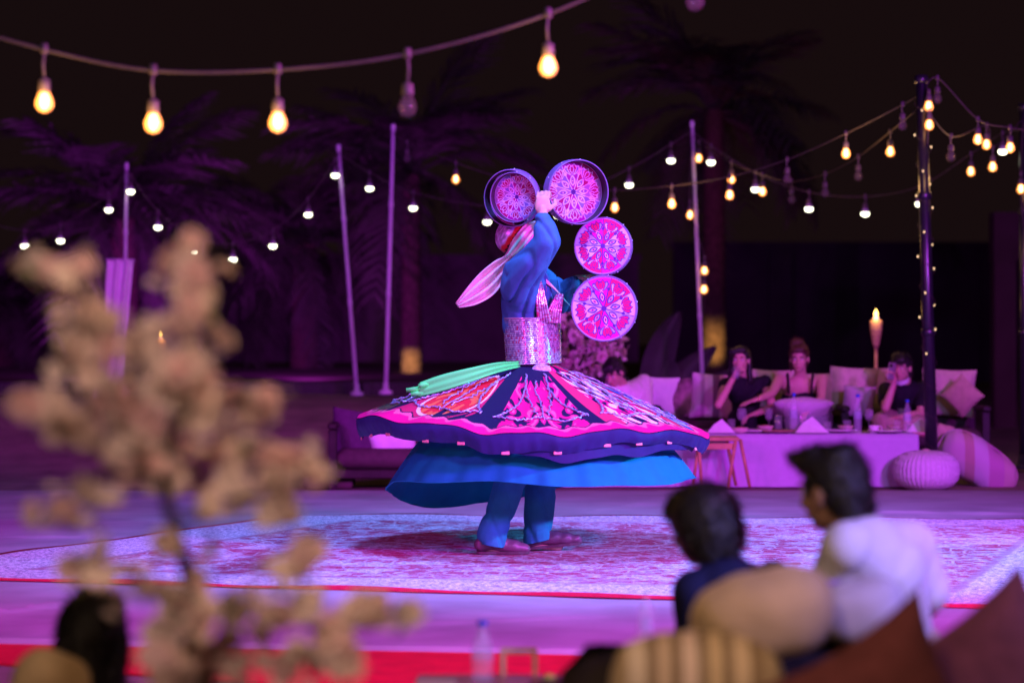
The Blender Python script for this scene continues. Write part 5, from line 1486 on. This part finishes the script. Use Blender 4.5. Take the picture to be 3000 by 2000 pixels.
for k in range(3):
    rs = random.Random(90 + k); V, Fc = [], []
    for layer, (nn, el, ln) in enumerate([(9, .12, 1.0), (8, .55, .92), (7, .95, .78), (4, 1.35, .55)]):
        for i in range(nn):
            az = 2 * pi * (i + .5 * layer) / nn + rs.uniform(-.2, .2); e = el + rs.uniform(-.12, .12); w = .34 * ln
            dv = Vector((math.cos(az) * math.cos(e), math.sin(az) * math.cos(e), math.sin(e))); sv = Vector((-math.sin(az), math.cos(az), 0)); nv_ = dv.cross(sv)
            b = len(V); L_ = ln * rs.uniform(.9, 1.08)
            for f_, ww, cu in ((.08, .12, 0), (.55, 1.0, .07), (.95, .75, .0)):
                for sg in (-1, 0, 1): V.append(dv * L_ * f_ + sv * w * ww * sg + nv_ * (cu - .10 * (sg == 0) + .05 * rs.uniform(-1, 1)))
            Fc += [(b, b + 1, b + 4, b + 3), (b + 1, b + 2, b + 5, b + 4), (b + 3, b + 4, b + 7, b + 6), (b + 4, b + 5, b + 8, b + 7)]
    me = bpy.data.meshes.new('blossom'); me.from_pydata([tuple(v) for v in V], [], Fc); me.polygons.foreach_set('use_smooth', [True] * len(Fc))
    me.materials.append(pet_m if k != 2 else pet_m2); me.update(); blossoms.append(me)


def blossom_tree(name, label, base, branches, d, dj, r_bl, n_max, spread, seed, trunk_r, pot=None):
    """branches: lists of (px, py); blossoms gather along them."""
    rs = random.Random(seed); t = thing(name, label, 'flowers', tuple(base)); b0 = Vector(base)
    cand = []
    for bi, (pts, r0, dens) in enumerate(branches):
        P = [at(x, y, d + dj * math.sin(1.7 * bi + .8 * i)) for i, (x, y) in enumerate(pts)]
        sp = spline(P, 6); obj('branch', tube(sp, [r0 * (1 - .75 * i / len(sp)) + .0015 for i in range(len(sp))], 7), twig_m, t)
        L_ = sum((sp[i + 1] - sp[i]).length for i in range(len(sp) - 1))
        for k in range(int(L_ * dens)):
            q = sp[min(int(rs.random() * len(sp)), len(sp) - 1)]
            cand.append(q + Vector((rs.gauss(0, 1), rs.gauss(0, 1) * 1.2, rs.gauss(0, 1))) * spread)
    rs.shuffle(cand)
    for q in cand[:n_max]:
        o = bpy.data.objects.new('blossom', blossoms[rs.randrange(3)]); COL.objects.link(o); o.parent = t; o.location = q - b0
        o.rotation_euler = (rs.uniform(0, 6.3), rs.uniform(0, 6.3), rs.uniform(0, 6.3)); s = r_bl * rs.uniform(.7, 1.2); o.scale = (s, s, s)
    V, Fc = [], []                                        # small loose florets between the big blossoms
    for k in range(int(n_max * 1.4)):
        q = rs.choice(cand) + Vector((rs.gauss(0, 1), rs.gauss(0, 1), rs.gauss(0, 1))) * spread * .9; n_ = Vector((rs.gauss(0, 1), rs.gauss(0, 1), rs.gauss(0, 1))).normalized(); x_ = n_.orthogonal().normalized(); y_ = n_.cross(x_)
        for i in range(5):
            a_ = i * 1.2566; dv = x_ * math.cos(a_) + y_ * math.sin(a_); sv = n_.cross(dv); b_ = len(V); r_ = r_bl * .55
            V += [q, q + (dv * .6 + sv * .35) * r_ + n_ * r_ * .2, q + dv * r_ + n_ * r_ * .35, q + (dv * .6 - sv * .35) * r_ + n_ * r_ * .2]; Fc.append((b_, b_ + 1, b_ + 2, b_ + 3))
    struct(obj('florets', (np.array([tuple(v) for v in V]), Fc), pet_m, t), 'stuff')
    for k in range(int(n_max * .25)):
        q = rs.choice(cand) + Vector((rs.gauss(0, 1), rs.gauss(0, 1), rs.gauss(0, 1))) * spread * .6; dv = Vector((rs.gauss(0, 1), rs.gauss(0, 1), rs.gauss(0, 1))).normalized(); sv = dv.orthogonal().normalized()
        e = q + dv * r_bl * 1.5; m_ = q + dv * r_bl * .7
        obj('leaf', (np.array([q, m_ - sv * r_bl * .3, e, m_ + sv * r_bl * .3]), [(0, 1, 2, 3)]), leafg, t)
    return t


fgd = 3.85
blossom_tree('blossom_tree', 'big out-of-focus pale pink blossom arrangement in the left foreground', tuple(at(445, 1900, fgd)), [
    ([(445, 1900), (440, 1620), (442, 1440), (436, 1330), (398, 1205), (370, 1080)], .023, 1),
    ([(370, 1080), (290, 960), (215, 880), (185, 790), (200, 700), (140, 625), (62, 612)], .008, 95),
    ([(370, 1080), (410, 940), (430, 840), (440, 740), (462, 650), (450, 610)], .008, 120),
    ([(410, 960), (480, 900), (540, 900), (585, 950)], .006, 90),
    ([(380, 1060), (500, 1030), (600, 1050), (680, 1090)], .006, 105),
    ([(370, 1080), (250, 1010), (150, 960), (100, 960)], .006, 105),
    ([(370, 1090), (240, 1090), (150, 1150), (80, 1190)], .006, 55),
    ([(400, 1210), (520, 1150), (640, 1140)], .006, 60),
    ([(436, 1330), (560, 1300), (650, 1260), (745, 1215)], .006, 30),
    ([(440, 1440), (320, 1330), (230, 1300), (150, 1280)], .007, 62),
    ([(440, 1440), (520, 1380), (620, 1400), (740, 1440), (840, 1420), (930, 1395)], .007, 95),
    ([(440, 1560), (380, 1490), (370, 1420)], .007, 100),
    ([(440, 1560), (560, 1520), (660, 1500), (780, 1490)], .007, 100),
    ([(440, 1600), (380, 1560), (340, 1590)], .007, 95),
    ([(300, 870), (330, 800), (270, 760)], .005, 70), ([(250, 780), (150, 740)], .005, 60)], fgd, .06, .0275, 270, .0195, 11, .015)
blossom_tree('blossom_spray', 'pink blossom arrangement behind the dancer\'s waist', tuple(at(1345, 1010, 21.2)), [
    ([(1345, 1090), (1342, 900), (1335, 850)], .02, 3), ([(1335, 850), (1310, 800), (1300, 750), (1282, 720)], .012, 34), ([(1335, 850), (1360, 810), (1400, 795), (1435, 790)], .012, 40),
    ([(1335, 850), (1380, 830), (1395, 840)], .012, 34), ([(1340, 860), (1290, 840), (1280, 790)], .012, 36), ([(1340, 830), (1340, 770), (1370, 750)], .012, 36), ([(1330, 840), (1350, 790), (1320, 760)], .012, 40)], 21.2, .2, .050, 150, .05, 12, .02)
vb = at(1345, 1010, 21.2)
vt = thing('flower_stand', 'dark stand under the pink blossom arrangement behind the sofa', 'stand', (vb.x, 21.2, GZ))
obj('column', lathe([(.12, GZ), (.10, .1), (.07, .3), (vb.z * 0 + .09, vb.z - .05), (.12, vb.z)], (vb.x, 21.2, 0), 20), wood_d, vt)
obj('foot', lathe([(.16, GZ), (.16, GZ + .03), (.12, GZ + .05)], (vb.x, 21.2, 0), 20), wood_d, vt)

# table that carries the near arrangement (below the frame)
nb0 = at(445, 1900, fgd)
ft = thing('side_table', 'dark side table carrying the near blossom arrangement', 'table', (nb0.x, fgd, GZ))
obj('tabletop', lathe([(.28, nb0.z - .03), (.29, nb0.z - .02), (.28, nb0.z)], (nb0.x, fgd, 0), 32), wood_d, ft); obj('leg', lathe([(.18, GZ), (.17, GZ + .03), (.03, GZ + .06), (.03, nb0.z - .03)], (nb0.x, fgd, 0), 16), wood_d, ft)

# ------------------------------------------------------------------ near lounge on the right: cushions, sofa, children
tan_m = mat('tan_fabric', (0.60, 0.43, 0.26), 0.9, var=.2, scale=7, bump=.4, bscale=120)
brown_m = mat('brown_weave', (0.150, 0.040, 0.045), 0.75, var=.2, scale=30, bump=.8, bscale=220)
stripe_f = mat_stripes('striped_near_fabric', [(0, (.50, .36, .22)), (.10, (.74, .60, .50)), (.20, (.30, .21, .15)), (.27, (.62, .46, .36)), (.34, (.28, .19, .13)), (.41, (.76, .58, .52)), (.50, (.30, .21, .14)), (.56, (.64, .47, .30)), (.64, (.28, .19, .12)), (.70, (.70, .52, .36)), (.80, (.34, .23, .14)), (.88, (.62, .46, .3))])
sf = thing('sofa', 'brown woven sofa in the right foreground under the children', 'sofa', (1.0, 5.9, GZ))
obj('seat_cushion', box((.95, 6.0, .22), (1.9, .80, .16), bev=.05), brown_m, sf); obj('frame', box((.95, 5.95, .09), (1.95, .95, .10), bev=.02), wood_d, sf, smooth=False)
obj('backrest', box((.98, 5.28, .28), (1.75, .16, .50), bev=.06), wood_d, sf)  # near-black colour stands in for the shade between the cushions
for sx in (.05, 1.85):
    for sy in (5.55, 6.35): obj('leg', box((sx, sy, .01), (.06, .06, .08)), wood_d, sf, smooth=False)
G2 = 'cushions piled on the near sofa'
pillow('rounded tan cushion lying in front of the child in navy', 1752, 1412, 5.05, .30, .185, .19, tan_m, .25, -.22, .1, 41, group=G2)
pillow('pale lilac cushion between the tan cushion and the boy\'s back', 1972, 1402, 5.3, .20, .13, .12, mat('grey_lilac_fabric', (.48, .42, .50), .9, var=.06, scale=20, bump=.3, bscale=160), .1, -.32, -.1, 42, group=G2)
pillow('striped brown and cream cushion at the bottom of the frame', 1600, 1592, 4.7, .33, .235, .17, stripe_f, .1, .04, 0, 43, group=G2)
pillow('dark brown woven cushion with its corner up, below the boy\'s back', 2009, 1677, 4.65, .41, .41, .20, brown_m, .05, -.48, .25, 44, group=G2)
pillow('brown woven cushion rising highest at the right edge', 2272, 1632, 5.02, .45, .44, .18, brown_m, .05, -.60, -.15, 45, group=G2)
pillow('brown leather cushion corner sticking up left of the striped cushion', 1376, 1608, 6.0, .21, .21, .10, mat('brown_leather', (.20, .085, .03), .45, var=.35, scale=9, bump=.2), .1, .80, .2, 46, group=G2)
pillow('tan cushion at the bottom left beside the black-haired guest', 110, 1580, 5.2, .17, .17, .10, tan_m, .1, .3, 0, 47)

# boy in a white polo, seen from behind, looking left
J = dict(head=at(1913, 1128, 6.1), neck=at(1950, 1212, 6.06), chest=at(2020, 1312, 6.08), pelvis=at(2040, 1480, 6.1), shL=at(1946, 1258, 5.97), shR=at(2096, 1252, 6.20), elL=at(1898, 1370, 6.05), wrL=at(1850, 1440, 6.3), elR=at(2140, 1380, 6.22), wrR=at(2080, 1460, 6.4), base=.30)
for sd, xo in (('L', -.12), ('R', .05)): J['kn' + sd] = J['pelvis'] + Vector((xo - .1, .38, -.02)); J['an' + sd] = J['kn' + sd] + Vector((0, .04, -.34)); J['to' + sd] = J['an' + sd] + Vector((-.03, .14, -.03))
t, R, RT = figure('boy in a white polo shirt seen from behind, looking left', J, SKIN2, .80, face=(-.70, .70, -.12), up=(-.12, 0, 1), voxel=.005, head_s=.90)
sh = top_garment(t, J, RT, mat('white_polo', (0.74, 0.72, 0.76), 0.85, var=.03, scale=20, bump=.12, bscale=300), .86, sleeve=.80, voxel=.007, folds=.003, extra=[ell(tuple((J['shL'] + J['shR']) / 2 + Vector((0, 0, -.035))), (.120, .078, .070), np.array(RT)), cap_limb(J['shL'], .068, J['shR'], .066), cap_limb(J['neck'] + Vector((.02, 0, -.03)), .055, J['chest'], .12)])
hem_pts = [J['shL'].lerp(J['elL'], .60) + Vector((.062 * math.cos(a), .062 * math.sin(a), .02 * math.cos(a))) for a in np.linspace(0, 2 * pi, 24)]
obj('sleeve_cuff', tube(hem_pts, .008, 6, False), mat('cuff_violet_light', (.45, .25, .75), .8), sh)  # cuff colour stands in for the violet lamp's light on the sleeve
legs_garment(t, J, bgc, .80)
hair_cap(t, J['head'], R, HAIR, .90, extra=[('e', (0, .035, .092), (.076, .075, .040)), ('c', (.0, .08, .098), .026, (.0, .118, .108), .014), ('c', (.03, .08, .098), .022, (.035, .112, .112), .010), ('c', (-.03, .08, .098), .022, (-.035, .112, .112), .010), ('e', (0, -.075, -.045), (.060, .035, .06)), ('e', (.062, .012, .035), (.018, .03, .045)), ('e', (-.062, .012, .035), (.018, .03, .045)), ('e', (0, -.04, .10), (.06, .06, .03))])

# child with dark bob in navy
J = dict(head=at(1612, 1214, 6.3), neck=at(1655, 1305, 6.26), chest=at(1682, 1402, 6.26), pelvis=at(1690, 1555, 6.3), shL=at(1598, 1360, 6.22), shR=at(1778, 1338, 6.30), elL=at(1592, 1480, 6.25), wrL=at(1620, 1560, 6.5), elR=at(1795, 1480, 6.35), wrR=at(1720, 1560, 6.5), base=.28)
for sd, xo in (('L', -.12), ('R', .05)): J['kn' + sd] = J['pelvis'] + Vector((xo, .36, .0)); J['an' + sd] = J['kn' + sd] + Vector((0, .04, -.30)); J['to' + sd] = J['an' + sd] + Vector((0, .14, -.03))
t, R, RT = figure('dark-haired child in navy seen from behind beside the boy', J, SKIN2, .78, face=(-.62, .78, -.15), up=(-.22, 0, 1), voxel=.005, head_s=.88)
nvy = mat('navy_cloth', (0.012, 0.014, 0.05), 0.8, var=.15, scale=20, bump=.15, bscale=300)
top_garment(t, J, RT, nvy, .84, sleeve=1.6, voxel=.007); legs_garment(t, J, nvy, .78)
hair_cap(t, J['head'], R, HAIR, .90, extra=[('e', (0, -.025, .035), (.100, .106, .100)), ('e', (0, -.04, -.02), (.096, .095, .09)), ('c', (0, -.06, 0), .075, (0, -.055, -.085), .055), ('e', (0, .04, .07), (.08, .06, .04))])

# black-haired guest behind the blossoms, bottom left
J = dict(head=at(218, 1472, 5.7), neck=at(222, 1575, 5.68), chest=at(226, 1690, 5.68), pelvis=at(230, 1850, 5.7), shL=at(150, 1625, 5.68), shR=at(300, 1625, 5.68), elL=at(130, 1790, 5.7), wrL=at(170, 1880, 5.9), elR=at(320, 1790, 5.7), wrR=at(280, 1880, 5.9), base=GZ)
for sd, xo in (('L', -.1), ('R', .1)): J['kn' + sd] = J['pelvis'] + Vector((xo, .36, .03)); J['an' + sd] = J['kn' + sd] + Vector((0, .05, -.12)); J['to' + sd] = J['an' + sd] + Vector((0, .12, -.02))
t, R, RT = figure('black-haired guest seen from behind at the bottom left', J, SKIN2, .85, face=(.2, .95, 0), voxel=.006, head_s=.92)
top_garment(t, J, RT, dkc, .85, sleeve=.7, voxel=.009); legs_garment(t, J, dkc, .85)
hair_cap(t, J['head'], R, HAIR, .92, extra=[('e', (0, -.03, .03), (.088, .10, .10)), ('c', (0, -.06, 0), .062, (0, -.06, -.13), .055), ('c', (.06, -.02, 0), .04, (.05, -.03, -.12), .035), ('c', (-.06, -.02, 0), .04, (-.05, -.03, -.12), .035)])

# ------------------------------------------------------------------ near low table with bottle and small things
lt = thing('low_table', 'low wooden table at the bottom of the frame with a water bottle', 'table', (at(1120, 0, 6.4).x, 6.4, GZ)); ltz = .262
l0, l1 = at(955, 0, 6.6).x, at(1292, 0, 6.6).x
lw_m = mat('table_wood', (0.30, 0.15, 0.10), .35, var=.25, scale=8, bump=.15)
for k in range(4): obj('plank', box(((l0 + l1) / 2, 6.08 + k * .18, ltz - .015), (l1 - l0, .174, .03), bev=.004), lw_m, lt, smooth=False)
for sx in (l0 + .04, l1 - .04):
    for sy in (6.05, 6.66): obj('leg', box((sx, sy, (ltz - .03 + GZ) / 2), (.04, .04, ltz - .03 - GZ)), lw_m, lt, smooth=False)
bottle('half-full water bottle with blue cap on the near low table', 1108, 0, 6.55, .168, .030, z=ltz)
sb = thing('side_stool', 'small dark stool behind the striped cushion holding a clear bottle', 'stool', (at(1484, 0, 7.0).x, 7.0, GZ))
sq = at(1484, 0, 7.0)
obj('top', lathe([(.10, .25), (.11, .26), (.10, .275)], (sq.x, 7.0, 0), 24), lw_m, sb)
for k in range(3): obj('leg', tube([(sq.x + .07 * math.cos(k * 2.1), 7 + .07 * math.sin(k * 2.1), .25), (sq.x + .11 * math.cos(k * 2.1), 7 + .11 * math.sin(k * 2.1), GZ)], .012, 8), lw_m, sb)
bottle('almost invisible clear bottle between blossoms and navy child', 1484, 0, 7.0, .19, .026, z=.277, cap=False)
gold_w = mat('pale_wood', (0.50, 0.40, 0.18), .5, var=.2, scale=20, bump=.2)
hf = thing('frame_holder', 'small pale wooden frame standing on the near low table', 'holder', (at(1192, 0, 6.66).x, 6.66, ltz))
hc = at(1192, 0, 6.66)
for dx in (-.044, .044): obj('side_bar', box((hc.x + dx, 6.66, ltz + .032), (.014, .02, .064), bev=.002), gold_w, hf, smooth=False)
obj('top_bar', box((hc.x, 6.66, ltz + .072), (.102, .02, .016), bev=.002), gold_w, hf, smooth=False)
wb = thing('wooden_box', 'small brown wooden box at the left end of the near table', 'box', (at(1000, 0, 6.3).x, 6.3, ltz))
wc = at(1000, 0, 6.3)
obj('body', box((wc.x, 6.3, ltz + .014), (.10, .12, .026), bev=.004), tan_m, wb, smooth=False); obj('lid', box((wc.x, 6.3, ltz + .033), (.104, .124, .010), bev=.003), tan_m, wb, smooth=False)
cd = at(1180, 0, 6.25)
cn = thing('tealight', 'tiny glowing lilac tealight on the near low table', 'candle', (cd.x, 6.25, ltz))
obj('cup', lathe([(.014, ltz), (.016, ltz + .016), (.014, ltz + .016), (.012, ltz + .004)], (cd.x, 6.25, 0), 14), clear, cn); obj('flame', lathe([(.002, ltz + .012), (.006, ltz + .018), (.001, ltz + .030)], (cd.x, 6.25, 0), 10), mat_emit('lilac_led', (.6, .4, 1), 12), cn)
for lab, px, d, r in [('green lime half on the near table', 1240, 6.35, .018), ('second lime piece by the wooden frame', 1262, 6.5, .016)]:
    q = at(px, 0, d); t = thing('lime', lab, 'fruit', (q.x, d, ltz)); obj('peel', ell((q.x, d, ltz + r), (r * 1.15, r, r), None, 14, 10), mat('lime_peel', (.42, .50, .08), .5, var=.15, scale=60, bump=.2), t); obj('stem_end', ell((q.x + r * 1.12, d, ltz + r), (.003, .004, .004), None, 8, 6), twig_m, t)
